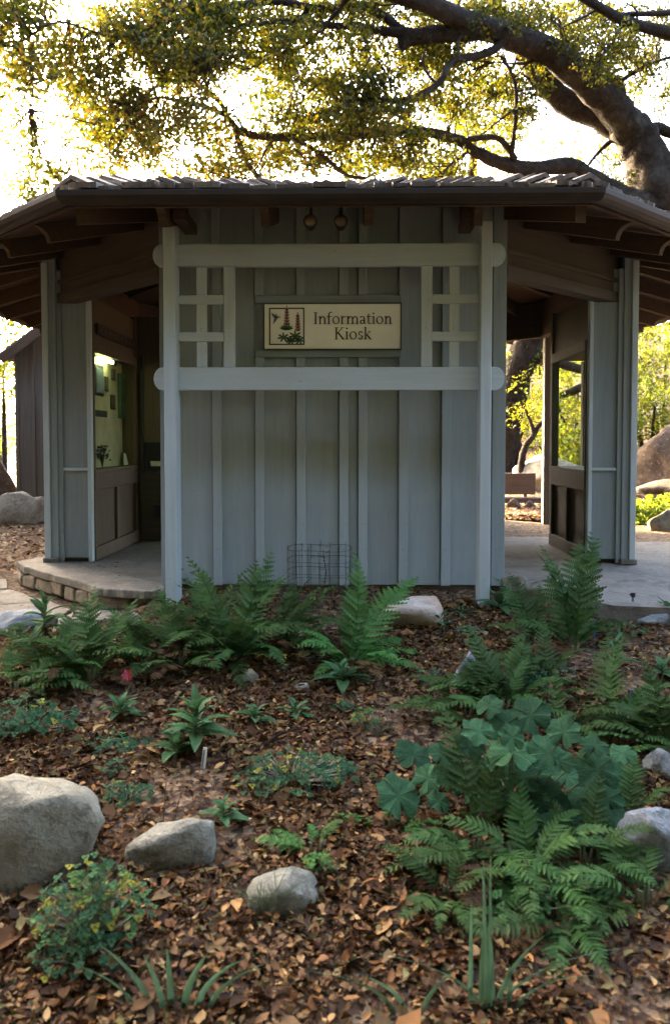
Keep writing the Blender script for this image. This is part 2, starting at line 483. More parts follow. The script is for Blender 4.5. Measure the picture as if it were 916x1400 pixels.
m, t, out = new_mat('case_glass')
g1 = nd(t, 'ShaderNodeBsdfTransparent'); g1.inputs[0].default_value = (0.93, 0.97, 0.93, 1)
g2 = nd(t, 'ShaderNodeBsdfGlossy'); g2.inputs['Roughness'].default_value = 0.02
lw = nd(t, 'ShaderNodeLayerWeight'); lw.inputs[0].default_value = 0.5
pw_ = nd(t, 'ShaderNodeMath', operation='POWER'); pw_.inputs[1].default_value = 5.0; t.links.new(lw.outputs['Facing'], pw_.inputs[0])
ma_ = nd(t, 'ShaderNodeMath', operation='MULTIPLY_ADD'); ma_.inputs[1].default_value = 0.04; ma_.inputs[2].default_value = 0.01; t.links.new(pw_.outputs[0], ma_.inputs[0])
mx = nd(t, 'ShaderNodeMixShader'); t.links.new(ma_.outputs[0], mx.inputs[0]); t.links.new(g1.outputs[0], mx.inputs[1]); t.links.new(g2.outputs[0], mx.inputs[2]); t.links.new(mx.outputs[0], out.inputs[0])
M['glass'] = m

m, t, out = new_mat('lit_tube')
em = nd(t, 'ShaderNodeEmission'); em.inputs[0].default_value = (0.85, 1.0, 0.50, 1); em.inputs[1].default_value = 1.5
t.links.new(em.outputs[0], out.inputs[0])
M['tube'] = m

# ------------------------------------------------------------------ ground sheet
def axis(core0, core1, step, far):
    a = list(np.arange(core0, core1 + 1e-6, step)); s = step; x = core1; hi = []
    while x < far: s *= 1.22; x += s; hi.append(x)
    s = step; x = core0; lo = []
    while x > -far: s *= 1.22; x -= s; lo.append(x)
    return np.array(lo[::-1] + a + hi)
gx, gy = axis(-3.2, 3.6, 0.06, 260), axis(-4.4, 0.6, 0.06, 260)
GX, GY = np.meshgrid(gx, gy)
V = np.stack([GX, GY, ground_z(GX, GY)], -1).reshape(-1, 3)
nx, ny = len(gx), len(gy)
ii = (np.arange(ny - 1)[:, None] * nx + np.arange(nx - 1)[None, :]).ravel()
ground = obj('ground', fast_mesh('ground', V, np.stack([ii, ii + 1, ii + nx + 1, ii + nx], 1), M['ground'], smooth=True))
tag(ground, 'leaf covered brown soil of the planting bed and slope', kind='structure')

def slab(name, a, b, w, z0, z1, mat, parent, bevel=0.004):
    """a straight upright timber from plan point a to b"""
    d = Vector((b[0] - a[0], b[1] - a[1])); L = d.length
    o = MB().box(0, L, 0, w, 0, z1 - z0).build(name, mat, parent, bevel=bevel)
    o.location = (a[0], a[1], z0); o.rotation_euler = (0, 0, math.atan2(d.y, d.x))
    return o

def block(name, x0, x1, y0, y1, z0, z1, mat, parent, bevel=0.004):
    o = MB().box(0, x1 - x0, 0, y1 - y0, 0, z1 - z0).build(name, mat, parent, bevel=bevel)
    o.location = (x0, y0, z0)
    return o

# ------------------------------------------------------------------ rocks
def rock_mesh(name, seed, mat, sub=4, rough=0.22, flat=0.0, taper=0.0, lean=(0, 0), square=0.0, facets=11, wedge=0.0):
    bm = bmesh.new(); bmesh.ops.create_icosphere(bm, subdivisions=sub, radius=1.0)
    o = Vector((seed * 3.7, seed * 1.9, seed * 5.3))
    rr = random.Random(seed)
    planes = []
    for _ in range(facets):
        n = Vector((rr.gauss(0, 1), rr.gauss(0, 1), rr.gauss(0, 0.8))).normalized()
        planes.append((n, rr.uniform(0.58, 0.86)))
    for v in bm.verts:
        p = v.co.copy()
        if square:
            q = Vector([math.copysign(abs(c) ** (1 - 0.55 * square), c) for c in p]); p = p.lerp(q, 0.9)
        for n, d in planes:
            k = p.dot(n)
            if k > d: p -= n * (k - d) * 0.95
        p *= 1 + rough * mnoise.noise(p * 1.2 + o) + rough * 0.5 * mnoise.noise(p * 2.7 + o) + rough * 0.22 * mnoise.noise(p * 6.5 + o) + rough * 0.1 * mnoise.noise(p * 14 + o)
        if taper: s = 1 - taper * max(p.z + 0.6, 0); p.x *= s; p.y *= s
        p.x += lean[0] * p.z; p.y += lean[1] * p.z
        if wedge: p.z *= (1 - wedge) + wedge * (min(max(p.x, -1), 1) + 1) / 2 if p.z > 0 else 1.0
        v.co = p
    me = bpy.data.meshes.new(name); bm.to_mesh(me); bm.free(); me.materials.append(mat)
    me.polygons.foreach_set('use_smooth', [True] * len(me.polygons))
    return me

def rock(x0, x1, ytop, ybase, seed, mat, label, depth_ratio=0.7, name='rock', where=None, sink=0.5, rz=0.0, group=None, cat='rock', **kw):
    """a stone seen between two columns and two rows of the photograph, standing on the ground"""
    b = on_ground((x0 + x1) / 2, ybase) if where is None else Vector(where)
    d = b.y - CAM.y
    w = (x1 - x0) / FPX * d; h = (ybase - ytop) / FPX * d
    me = rock_mesh(name, seed, mat, **kw)
    co = np.array([v.co[:] for v in me.vertices])
    lo, hi = co.min(0), co.max(0)
    o = obj(name, me)
    hh = h * (1 + sink)
    sc = (w / (hi[0] - lo[0]), w * depth_ratio / (hi[1] - lo[1]), hh / (hi[2] - lo[2]))
    co2 = (co - (lo + hi) / 2) * np.array(sc)
    co2[:, 2] += hh / 2 - h * sink
    me.vertices.foreach_set('co', co2.astype(np.float32).ravel()); me.update()
    o.location = (b.x, b.y + w * depth_ratio * 0.35, b.z)
    o.rotation_euler = (0, 0, rz)
    return tag(o, label, cat, group)

# ------------------------------------------------------------------ floor, paving, path and step
FLO, FLI = (-1.09, 0.0), (-2.28, 1.19)
fl = MB().prism([(-1.075, 0.02), (1.09, 0.02), (2.34, 1.25), (2.34, 4.05), (1.14, 5.25), (-1.14, 5.25), (-2.34, 4.05), (-2.34, 1.25)], -0.2, -0.004).build('kiosk_floor', M['concrete'])
tag(fl, 'worn concrete floor inside the kiosk', kind='structure')
paving = MB()
edge = [(1.13, -0.05), (1.30, -0.17), (1.46, -0.42), (1.60, -0.62), (1.9, -0.68), (2.4, -0.62), (3.2, -0.66), (4.6, -0.5), (6.2, 0.6), (6.0, 2.6), (4.6, 3.6), (3.4, 3.9), (2.6, 3.75)]
paving.prism(edge + [(2.346, 3.2), (2.346, 1.252), (1.1, 0.022)], -0.2, -0.008)
pv = paving.build('paving', M['concrete'])
tag(pv, 'pale concrete paving beside the right doorway', kind='structure')
bp = MB().prism([(1.15, 5.26), (2.352, 4.06), (2.36, 3.4), (3.4, 3.95), (3.3, 4.75), (2.6, 5.0), (2.1, 5.35), (1.2, 5.7)], -0.2, 0.0).build('rear_paving', M['concrete'])
tag(bp, 'strip of pale paving behind the kiosk', kind='structure')

# stone step below the left doorway: a thick worn slab on rough stones
step = thing('stone_step', (-1.6, 0.35, -0.15), 'low stone step with a worn slab on rough stones below left doorway', 'step')
def in_step(o):
    o.parent = step; o.location = Vector(o.location) - step.location
    return o
ce = [(-1.07, 0.016), (-1.03, -0.20), (-1.14, -0.245), (-1.34, -0.19), (-1.47, -0.135), (-1.72, 0.16), (-1.96, 0.42), (-2.16, 0.62), (-2.32, 0.80), (-2.44, 1.02), (-2.343, 1.248)]
mb = MB(); rs = random.Random(3)
dense = []
for i in range(1, len(ce) - 2):
    a, b = ce[i], ce[i + 1]
    for k in range(4):
        f = k / 4; dense.append((a[0] + (b[0] - a[0]) * f + rs.uniform(-.012, .012), a[1] + (b[1] - a[1]) * f + rs.uniform(-.012, .012)))
mb.prism([ce[0]] + dense + [ce[-2], ce[-1]], -0.055, 0.0)
o = mb.build('cap_slab', M['flag'], None, bevel=0.01); in_step(o)
core = [(-1.06, 0.0), (-1.08, -0.12), (-1.40, -0.04), (-1.64, 0.24), (-2.08, 0.70), (-2.32, 1.0), (-2.32, 1.2)]
in_step(MB().prism(core, -0.2, -0.056).build('mortar_core', M['riser']))
cap_line = [ce[1], ce[4], ce[5], ce[6], ce[7], ce[8], ce[9]]
rs = random.Random(8)
for i in range(len(cap_line) - 1):
    a, b = Vector(cap_line[i]), Vector(cap_line[i + 1]); L = (b - a).length; n = max(1, round(L / 0.2))
    for k in range(n):
        for row in range(1):
            p = a.lerp(b, (k + 0.5) / n)
            d = (b - a).normalized(); inn = Vector((-d.y, d.x)) * -1
            if inn.y < 0 and abs(inn.y) > 0.2: inn = -inn
            hl = L / n * rs.uniform(0.455, 0.485); hz = rs.uniform(0.040, 0.050); mb = MB().box(-hl, hl, -0.07, 0.07, -hz, hz)
            mb.v = [(x + rs.uniform(-.014, .014), y + rs.uniform(-.012, .012), z + rs.uniform(-.012, .012)) for (x, y, z) in mb.v]
            o = mb.build('step_stone', M['riser'], None, bevel=0.016)
            o.location = (p.x + inn.x * (0.075 + rs.uniform(-.012, .012)), p.y + inn.y * 0.075, -0.106)
            o.rotation_euler = (rs.uniform(-.06, .06), rs.uniform(-.06, .06), math.atan2(d.y, d.x)); in_step(o)

# flagstone path on the left
path = MB().prism([(-1.02, -0.10), (-1.02, -0.30), (-1.4, -0.44), (-2.2, -0.46), (-4.5, -0.3), (-6, 0.6), (-5.4, 1.5), (-3.2, 1.25), (-2.4, 1.1)], -0.3, -0.188).build('path', M['ground'])
tag(path, 'earth bed of the flagstone path on the left', kind='structure')
flags = [[(-1.05, -0.15), (-1.08, -0.31), (-1.36, -0.42), (-1.62, -0.40), (-1.60, -0.12), (-1.50, -0.11), (-1.3, -0.16)],
         [(-1.64, -0.12), (-1.66, -0.41), (-2.05, -0.45), (-2.28, -0.32), (-2.2, 0.0), (-1.86, 0.16)],
         [(-1.90, 0.20), (-2.22, 0.04), (-2.6, 0.16), (-2.62, 0.55), (-2.32, 0.62)],
         [(-2.32, -0.34), (-2.9, -0.40), (-3.2, -0.05), (-2.66, 0.13), (-2.25, 0.0)],
         [(-2.36, 0.67), (-2.66, 0.6), (-3.1, 0.75), (-3.0, 1.1), (-2.55, 1.08)],
         [(-2.68, 0.5), (-2.66, 0.18), (-3.24, 0.0), (-3.7, 0.3), (-3.5, 0.75), (-3.12, 0.7)]]
for i, f in enumerate(flags):
    dens = []
    rs = random.Random(i)
    for k in range(len(f)):
        a, b = f[k], f[(k + 1) % len(f)]
        for q in range(3):
            dens.append((a[0] + (b[0] - a[0]) * q / 3 + rs.uniform(-.012, .012), a[1] + (b[1] - a[1]) * q / 3 + rs.uniform(-.012, .012)))
    o = MB().prism(dens, -0.2, -0.145 + rs.uniform(-.006, .006)).build('flagstone', M['flag'], path, bevel=0.008)

# ------------------------------------------------------------------ the kiosk
kiosk = thing('information_kiosk', (0, 0, 0), 'grey board and batten kiosk with eight-sided shake roof and open doorways', 'kiosk')
WT = 2.40
YW = 0.0

# front wall
wall = MB().box(-1.06, 1.06, 0.022, 0.09, 0.02, WT).build('front_wall', M['wall_v'], kiosk)
bat = [292, 350, 406, 464, 490, 545, 603]
bx = [wx(p, 0) for p in bat]
bw = 0.056
edges = [-1.03] + [x + bw / 2 for x in bx] + [1.03]
# boards stop short left of each batten; gap added for a shadow line
for i in range(len(edges) - 1):
    x0_ = edges[i] - (0.0 if i == 0 else 0.01)
    x1_ = (bx[i] - 0.007) if i < len(bx) else edges[i + 1]
    block('board', x0_, x1_, 0.0 + (i % 3) * 0.001, 0.0215, 0.0, WT - 0.01, M['wall_v'], wall, 0.002)
sx0, sx1 = wx(350, -0.02), wx(548, -0.02)
sz0, sz1 = wz(489, -0.02), wz(404, -0.02)
for i, x in enumerate(bx):
    if sx0 - 0.01 < x + bw / 2 < sx1 + 0.01 and i not in (0,):
        block('batten', x, x + bw, -0.036, -0.001, 0.0, sz0 - 0.001, M['batten'], wall, 0.002)
        block('batten', x, x + bw, -0.036, -0.001, sz1 + 0.001, WT, M['batten'], wall, 0.002)
    else:
        block('batten', x, x + bw, -0.036, -0.001, 0.0, WT, M['batten'], wall, 0.002)
block('sign_rail', sx0, sx1, -0.038, -0.001, wz(415, -0.02), sz1, M['paint_x'], wall)
block('sign_rail', sx0, sx1, -0.038, -0.001, sz0, wz(479, -0.02), M['paint_x'], wall)
# corner boards and door jambs
for s in (-1, 1):
    xa, xb = sorted((s * 1.005, s * 1.088))
    block('corner_board', xa, xb, -0.036, 0.09, 0.0, WT, M['paint_v'], wall, 0.003)

# the doorways on either side of the front wall: header beam, trim board
for s in (-1, 1):
    dw = node('doorway', kiosk)
    a = Vector((s * 1.085, 0.02)); b = Vector((s * 2.20, 1.135)); d = (b - a).normalized(); nrm = Vector((s * d.y * s, -d.x * s * s)) if s > 0 else Vector((-abs(d.y), -abs(d.x)))
    nrm = Vector((s * 0.7071, -0.7071))
    A, B = (a, b) if s > 0 else (b, a)
    slab('header_beam', A, B, 0.09, 2.03, 2.46, M['header'], dw)
    A2, B2 = A + nrm * 0.022, B + nrm * 0.022
    slab('header_trim', A2, B2, 0.12, 1.955, 2.029, M['header'], dw)
    A3, B3 = A + nrm * 0.02, B + nrm * 0.02
    slab('header_strip', A3, B3, 0.018, 2.10, 2.13, M['header'], dw)
# beams round the back and sides on slender posts
ring = [(2.30, 1.20), (2.30, 4.0), (1.10, 5.20), (-1.10, 5.20), (-2.30, 4.0), (-2.30, 1.20)]
for i in range(5):
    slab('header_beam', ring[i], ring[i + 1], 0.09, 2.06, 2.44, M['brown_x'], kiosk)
for (x, y) in ring[1:5]:
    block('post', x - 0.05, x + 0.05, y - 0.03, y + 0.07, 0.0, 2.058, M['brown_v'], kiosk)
# closed rear walls
rw = MB().beam((1.05, 5.21), (-1.05, 5.21), -0.05, 0.0, 2.05).build('rear_wall', M['brown_v'], kiosk)
for k in range(9):
    block('board', -1.04 + k * 0.232, -1.04 + k * 0.232 + 0.226, 5.185, 5.208, 0.0, 2.05, M['brown_v'], rw, 0.002)
rw = MB().beam((-1.15, 5.17), (-2.27, 4.05), -0.05, 0.0, 2.05).build('rear_wall', M['brown_v'], kiosk)
lw = MB().box(-2.33, -2.27, 2.45, 3.95, 0.0, 2.055).build('side_wall', M['brown_v'], kiosk)

# end walls of the two display cases (face the visitor)
def end_wall(s):
    e = node('end_wall', kiosk)
    pxo, pxi = (62, 125) if s < 0 else (868, 804)
    y = 0.99
    xo, xi = wx(pxo, y), wx(pxi, y)
    pw = 0.10 if s > 0 else 0.10
    x0, x1 = sorted((xo, xi))
    # panel, recessed between a corner post and an inner stile
    xp = xo - s * pw
    a0, a1 = sorted((xp, xi + s * 0.028))
    block('panel', a0, a1, y + 0.02, y + 0.05, 0.03, 2.2, M['paint_v'], e, 0.002)
    b0, b1 = sorted((xp, xo))
    block('corner_post', b0, b1, y - 0.015, y + 0.095, 0.0, 2.3, M['paint_v'], e, 0.004)
    c0, c1 = sorted((xo, xo - s * 0.045))
    block('corner_trim', c0, c1, y - 0.036, y - 0.016, 0.0, 2.25, M['trellis_v'], e, 0.003)
    d0, d1 = sorted((xp - s * 0.0, xp - s * 0.035))
    block('stile', d0, d1, y - 0.0, y + 0.019, 0.0, 2.2, M['paint_v'], e, 0.003)
    f0, f1 = sorted((xi + s * 0.0, xi + s * 0.028))
    block('stile', f0, f1, y - 0.004, y + 0.06, 0.0, 2.2, M['trellis_v'], e, 0.003)
    g0, g1 = sorted((xp - s * 0.036, xi + s * 0.029))
    zr = wz(641, y, pxi)
    block('rail', g0, g1, y + 0.002, y + 0.019, zr - 0.014, zr + 0.008, M['trellis_x'], e, 0.003)
    block('post_foot', b0 - 0.012, b1 + 0.012, y - 0.05, y + 0.1, -0.003, 0.035, M['concrete'], e, 0.006)
    return xi, y
XR, YR = end_wall(1)
XL, YL = end_wall(-1)

# trellis in front of the wall
tr = node('trellis', kiosk)
TY = -0.42
for pxa in ((225, 241), (656, 671)):
    x0, x1 = wx(pxa[0], TY), wx(pxa[1], TY)
    b = on_ground(sum(pxa) / 2, 829)
    block('post', x0, x1, TY, -0.28, -0.13, wz(303, TY), M['trellis_v'], tr, 0.005)
BY0, BY1 = -0.345, -0.300
def beam_with_nosing(ztop, zbot):
    xl, xr = wx(211, BY0), wx(689, BY0)
    h = ztop - zbot; zc = (ztop + zbot) / 2; r = h / 2
    poly = []
    for k in range(9):
        a = -math.pi / 2 + math.pi * k / 8
        poly.append((xr - r * 0.75 + math.cos(a) * r * 0.75, zc + math.sin(a) * r))
    for k in range(9):
        a = math.pi / 2 + math.pi * k / 8
        poly.append((xl + r * 0.75 + math.cos(a) * r * 0.75, zc + math.sin(a) * r))
    Mx = Matrix(((1, 0, 0, 0), (0, 0, 1, 0), (0, 1, 0, 0), (0, 0, 0, 1)))
    mb = MB(); mb.prism(poly, BY0, BY1, Mx)
    mb.f = [tuple(reversed(f)) for f in mb.f]
    return mb.build('beam', M['trellis_x'], tr, bevel=0.004)
zt0, zt1 = wz(333, BY0), wz(363.5, BY0)
zl0, zl1 = wz(502, BY0), wz(533.5, BY0)
beam_with_nosing(zt0, zt1)
beam_with_nosing(zl0, zl1)
for (a, b, s0, s1, p0, p1) in ((307, 322, 270, 284, 245, 307), (575, 590, 613, 626.5, 590, 652)):
    block('stile', wx(a, -0.337), wx(b, -0.337), -0.337, -0.307, zl0 + 0.001, zt1 - 0.001, M['trellis_v'], tr, 0.003)
    block('slat', wx(s0, -0.325), wx(s1, -0.325), -0.325, -0.303, zl0 + 0.001, zt1 - 0.001, M['trellis_v'], tr, 0.003)
    for (c, d) in ((403, 415.5), (454, 466.5)):
        block('slat', wx(p0 - 3, -0.332), wx(p1 + 1, -0.332), -0.333, -0.309, wz(d, -0.33), wz(c, -0.33), M['trellis_x'], tr, 0.003)

# roof
C0 = Vector((0, 2.63, 0)); AP = 3.38; T8 = math.tan(R(22.5)); SL = 0.293; ZE = 2.235
def face_m(i): return Matrix.Translation(C0) @ Matrix.Rotation(R(45 * i), 4, 'Z')
mb = MB()
for i in range(8):
    Mf = face_m(i)
    q = [(-AP * T8, -AP, ZE), (AP * T8, -AP, ZE), (0, 0, ZE + SL * AP)]
    vs = [Mf @ Vector(p) for p in q] + [Mf @ Vector((p[0], p[1], p[2] - 0.03)) for p in q]
    mb.add(vs, [(0, 1, 2), (5, 4, 3), (0, 3, 4, 1)])
roof = mb.build('roof', M['brown_x'], kiosk)
# shakes
rs = random.Random(21)
def shake_mesh(k):
    r_ = random.Random(k); mb = MB(); n = 4; L = 0.42
    th = r_.uniform(0.016, 0.03)
    top = []; 
    vs = []; fs = []
    for j in range(n + 1):
        x = -0.5 + j / n
        jt = r_.uniform(-.012, .012); zt = r_.uniform(-.003, .003)
        vs += [(x, jt, 0.0), (x, jt, th + zt), (x, L, 0.0), (x, L, 0.005)]
    for j in range(n):
        a, b = 4 * j, 4 * j + 4
        fs += [(a, b, b + 1, a + 1), (a + 1, b + 1, b + 3, a + 3), (a + 2, a + 3, b + 3, b + 2), (a, a + 2, b + 2, b)]
    fs += [(0, 1, 3, 2), (4 * n, 4 * n + 2, 4 * n + 3, 4 * n + 1)]
    mb.add(vs, fs)
    return mb.mesh('shake', M['shake'])
SM = [shake_mesh(k) for k in range(8)]
ang = math.atan(SL)
def shakes(i, one_by_one):
    Mf = face_m(i); Vs = []; Fs = []; k = 0
    for c in range(-1, 17):
        yy = -AP - 0.045 + max(c, 0) * 0.195
        lift = 0.024 if c == 0 else 0.0
        hw = max(0.06, -yy * T8 - 0.02)
        x = -hw
        while x < hw - 0.02:
            w = min(rs.uniform(0.09, 0.2), hw - x)
            if hw - x - w < 0.06: w = hw - x
            z = ZE + SL * (yy + AP) + 0.004 + lift + (0.02 if c >= 0 else 0) + rs.uniform(0, 0.008)
            Mx = Mf @ Matrix.Translation((x + w / 2, yy + rs.uniform(-.02, .02), z)) @ Matrix.Rotation(ang - 0.035 + rs.uniform(-.012, .012), 4, 'X') @ Matrix.Rotation(rs.uniform(-.02, .02), 4, 'Z') @ Matrix.Diagonal((w - 0.006, 1, 1, 1))
            me = SM[rs.randrange(8)]
            if one_by_one:
                o = obj('shake', me, roof); o.matrix_local = Mx
            else:
                co = [Mx @ v.co for v in me.vertices]; kk = len(Vs)
                Vs += co; Fs += [tuple(a + kk for a in p.vertices) for p in me.polygons]
            x += w
    if not one_by_one:
        mb = MB(); mb.add(Vs, Fs)
        o = mb.build('shake_course', M['shake'], roof); o['kind'] = 'stuff'
shakes(0, True)
for i in (1, 7, 2, 6, 3, 4, 5): shakes(i, False)
# hip caps: overlapping bent shakes down each hip
def cap_mesh(k):
    r_ = random.Random(90 + k); w = 0.13; L = 0.30; th = 0.022
    vs = []
    dr = 0.055
    for (y, t_) in ((0, th), (L, 0.008)):
        vs += [(-w, y + r_.uniform(-.01, .01), -dr), (0, y, 0), (w, y + r_.uniform(-.01, .01), -dr), (-w - 0.004, y, -dr + t_), (0, y, t_ * 1.15), (w + 0.004, y, -dr + t_)]
    fs = [(0, 1, 4, 3), (1, 2, 5, 4), (3, 4, 10, 9), (4, 5, 11, 10), (6, 9, 10, 7), (7, 10, 11, 8), (0, 3, 9, 6), (2, 8, 11, 5), (1, 0, 6, 7), (2, 1, 7, 8)]
    mb = MB(); mb.add(vs, fs); return mb.mesh('hip_shake', M['shake'])
CMS = [cap_mesh(k) for k in range(5)]
hipL = AP / math.cos(R(22.5)); hs = SL * math.cos(R(22.5))
for i in range(8):
    Mh = Matrix.Translation(C0) @ Matrix.Rotation(R(45 * i + 22.5), 4, 'Z')
    n = 25 if i in (0, 7) else 18
    for k in range(n):
        rr = hipL + 0.03 - k * (hipL / n) * 0.985
        z = ZE + hs * (hipL - rr) + 0.105 + rs.uniform(-.005, .005)
        o = obj('hip_shake', CMS[rs.randrange(5)], roof)
        o.matrix_local = Mh @ Matrix.Translation((rs.uniform(-.015, .015), -rr + rs.uniform(-.03, .03), z + rs.uniform(-.008, .006))) @ Matrix.Rotation(math.atan(hs) - 0.10 + rs.uniform(-.03, .03), 4, 'X') @ Matrix.Rotation(rs.uniform(-.09, .09), 4, 'Z') @ Matrix.Rotation(rs.uniform(-.06, .06), 4, 'Y')
    if i in (0, 7, 1, 6):
        o = MB().lathe([(0.0, -0.02), (0.036, -0.012), (0.044, 0.01), (0.036, 0.03), (0.0, 0.045)], 14).build('hip_plug', M['paper'], roof, smooth=True)
        o.matrix_local = Mh @ Matrix.Translation((0, -hipL + 0.03, ZE + 0.05)) @ Matrix.Rotation(R(80), 4, 'X')
# gutter
def gutter_mesh():
    mb = MB(); r = 0.062; ap = AP + 0.055; ends = []
    prof = [(-r, 0.0)] + [(r * math.cos(math.pi + math.pi * k / 8), r * 0.98 * math.sin(math.pi + math.pi * k / 8)) for k in range(1, 8)] + [(r, 0.0), (r, 0.006), (r - 0.007, 0.006)] + [((r - 0.007) * math.cos(-math.pi * k / 8), (r - 0.007) * math.sin(-math.pi * k / 8)) for k in range(1, 8)] + [(-r + 0.007, 0.004), (-r, 0.004)]
    # profile: x = inward(+)/outward(-)
    n = len(prof); vs = []
    for sgn in (-1, 1):
        for (a, z) in prof:
            y = -ap + a
            vs.append((sgn * (-y) * T8, y, ZE + 0.008 + z))
    fs = [(j, (j + 1) % n, n + (j + 1) % n, n + j) for j in range(n)]
    mb.add(vs, fs); return mb.mesh('gutter', M['gutter'])
GM = gutter_mesh()
for i in range(8):
    o = obj('gutter', GM, roof); o.matrix_local = face_m(i)
# fascia board behind the gutter
mb = MB(); mb.box(-(AP - 0.03) * T8, (AP - 0.03) * T8, -AP - 0.004, -AP + 0.018, ZE - 0.05, ZE + 0.0)
FM = mb.mesh('fascia', M['brown_x'])
for i in range(8):
    o = obj('fascia', FM, roof); o.matrix_local = face_m(i) @ Matrix.Translation((0, 0, 0.004 * (i % 2)))
# rafters with rounded tails
def rafter_mesh(L):
    pr = [(-AP + 0.03, ZE - 0.035)]
    y0 = -AP + 0.03
    # curved nose under the tail
    for k in range(6):
        a = k / 5 * math.pi / 2
        pr.append((y0 + 0.10 * math.sin(a) * 1.0 + 0.0, ZE - 0.04 - 0.085 * (1 - math.cos(a)) - 0.0))
    yb = y0 + 0.12
    pr.append((yb, ZE + SL * 0.15 - 0.165))
    pr.append((y0 + L, ZE + SL * (L + 0.03) - 0.17))
    pr.append((y0 + L, ZE + SL * (L + 0.03) - 0.034))
    Mx = Matrix(((0, 0, 1, 0), (1, 0, 0, 0), (0, 1, 0, 0), (0, 0, 0, 1)))
    mb = MB(); mb.prism(pr, -0.024, 0.024, Mx); return mb.mesh('rafter', M['rafter'])
RM, RMs = rafter_mesh(1.9), rafter_mesh(1.0)
for i in range(8):
    for x in ((-0.93, -0.36, 0.215, 0.82) if i == 0 else (-0.85, -0.28, 0.28, 0.85)):
        o = obj('rafter', RMs if abs(x) > 0.7 else RM, roof); o.matrix_local = face_m(i) @ Matrix.Translation((x, 0, 0))
for i in range(8):   # hip rafters
    Mh = Matrix.Translation(C0) @ Matrix.Rotation(R(45 * i + 22.5), 4, 'Z')
    mb = MB(); L0 = hipL - 0.08
    zf = lambda r: ZE + hs * (hipL - r) - 0.035
    vs = []
    for (r, dz) in ((L0, 0), (L0, -0.11), (0.1, -0.15), (0.1, 0)):
        for xs in (-0.035, 0.035): vs.append((xs, -r, zf(r) + dz))
    mb.add(vs, [(0, 1, 3, 2), (2, 3, 5, 4), (4, 5, 7, 6), (6, 7, 1, 0), (0, 2, 4, 6), (1, 7, 5, 3)])
    o = mb.build('hip_rafter', M['rafter'], roof); o.matrix_local = Mh
# small blocks where the trellis posts meet the rafters
for px in (250, 646):
    x = wx(px, -0.5, 300)
    block('tie_block', x - 0.045, x + 0.03, -0.56, -0.20, wz(303, -0.5), wz(303, -0.5) + 0.06, M['rafter'], kiosk)

# flood lamps under the eave
for k, (px, lab) in enumerate(((424, 'round floodlight under the eave, the left of the pair above the sign'), (466, 'round floodlight under the eave, the right of the pair above the sign'))):
    p = at_y(px, 302, -0.42)
    fl_ = thing('floodlight', p, lab, 'lamp', 'floodlights under the eave')
    Ml = Matrix.Rotation(R(84), 4, 'X')
    MB().lathe([(0.018, -0.10), (0.026, -0.09), (0.026, -0.05), (0.040, -0.015), (0.040, 0.0), (0.036, 0.003)], 18, Ml).build('housing', M['gutter'], fl_, smooth=True)
    MB().lathe([(0.034, 0.0035), (0.030, 0.010), (0.018, 0.015), (0.004, 0.017)], 18, Ml).build('lens', M['lens'], fl_, smooth=True)
    MB().tube([(0, 0.085, 0.0), (0.0, 0.10, 0.03), (0, 0.10, 0.13)], 0.010, 8).build('bracket', M['gutter'], fl_)

# ------------------------------------------------------------------ display cases
def display_case(s, xi, y0, y1, label, open_back):
    """glazed case with panelled base; its glass faces the middle of the kiosk"""
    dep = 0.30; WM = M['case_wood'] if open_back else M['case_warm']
    root = thing('display_case', (xi + s * dep / 2, (y0 + y1) / 2, 0), label, 'display case')
    def blk(name, x0, x1, ya, yb, z0, z1, mat, par=root, bev=0.003):
        a, b = sorted((xi + s * x0, xi + s * x1))
        o = block(name, a, b, ya, yb, z0, z1, mat, par, bev); 
        o.location = Vector(o.location) - (Vector(root.location) if par is root else Vector(root.location))
        return o
    zb, zt = 0.70, 1.62
    bk = dep if open_back else 0.13
    base = blk('base', 0.02, dep, y0 + 0.065, y1, 0.0, zb - 0.03, WM)
    blk('sill', -0.012, dep, y0 + 0.065, y1, zb - 0.029, zb, WM)
    blk('top_rail', -0.01, 0.05, y0 + 0.065, y1, zb - 0.16, zb - 0.03, WM)
    blk('plinth', -0.012, 0.019, y0 + 0.065, y1, 0.0, 0.10, WM)
    n = 2
    for k in range(n + 1):
        yy = y0 + 0.065 + (y1 - y0 - 0.125) * k / n
        blk('stile', -0.006, 0.019, yy, yy + 0.06, 0.101, zb - 0.161, WM)
    blk('frame_post', -0.012, 0.05 if open_back else dep, y1 - 0.075, y1, zb + 0.001, zt + 0.42, WM)
    blk('frame_post', -0.006, 0.03, y0 + 0.065, y0 + 0.10, zb + 0.001, zt, WM)
    blk('head_box', 0.0, dep, y0 + 0.065, y1 - 0.076, zt, zt + 0.40, WM)
    blk('head_trim', -0.014, -0.001, y0 + 0.065, y1 - 0.076, zt - 0.02, zt + 0.06, WM)
    blk('glass', 0.012, 0.018, y0 + 0.101, y1 - 0.076, zb + 0.001, zt - 0.001, M['glass'], bev=0)
    if open_back:
        blk('glass', dep - 0.03, dep - 0.024, y0 + 0.101, y1 - 0.076, zb + 0.001, zt - 0.001, M['glass'], bev=0)
        blk('frame_post', dep - 0.04, dep, y1 - 0.075, y1, zb + 0.001, zt, WM)
    else:
        blk('back_panel', bk - 0.02, bk, y0 + 0.066, y1 - 0.076, zb + 0.001, zt - 0.001, M['case_back'])
    t = blk('lamp_tube', 0.045 if not open_back else 0.20, 0.07 if not open_back else 0.225, y0 + (0.42 if not open_back else 0.13), y0 + (0.80 if not open_back else 0.30), zt - 0.045, zt - 0.02, M['tube'])
    return root
M['case_back'] = plain_mat('olive_cream_panel', (0.40, 0.35, 0.19), 0.8, amt=0.15)
M['felt_green'] = plain_mat('green_felt', (0.05, 0.085, 0.045), 0.9)
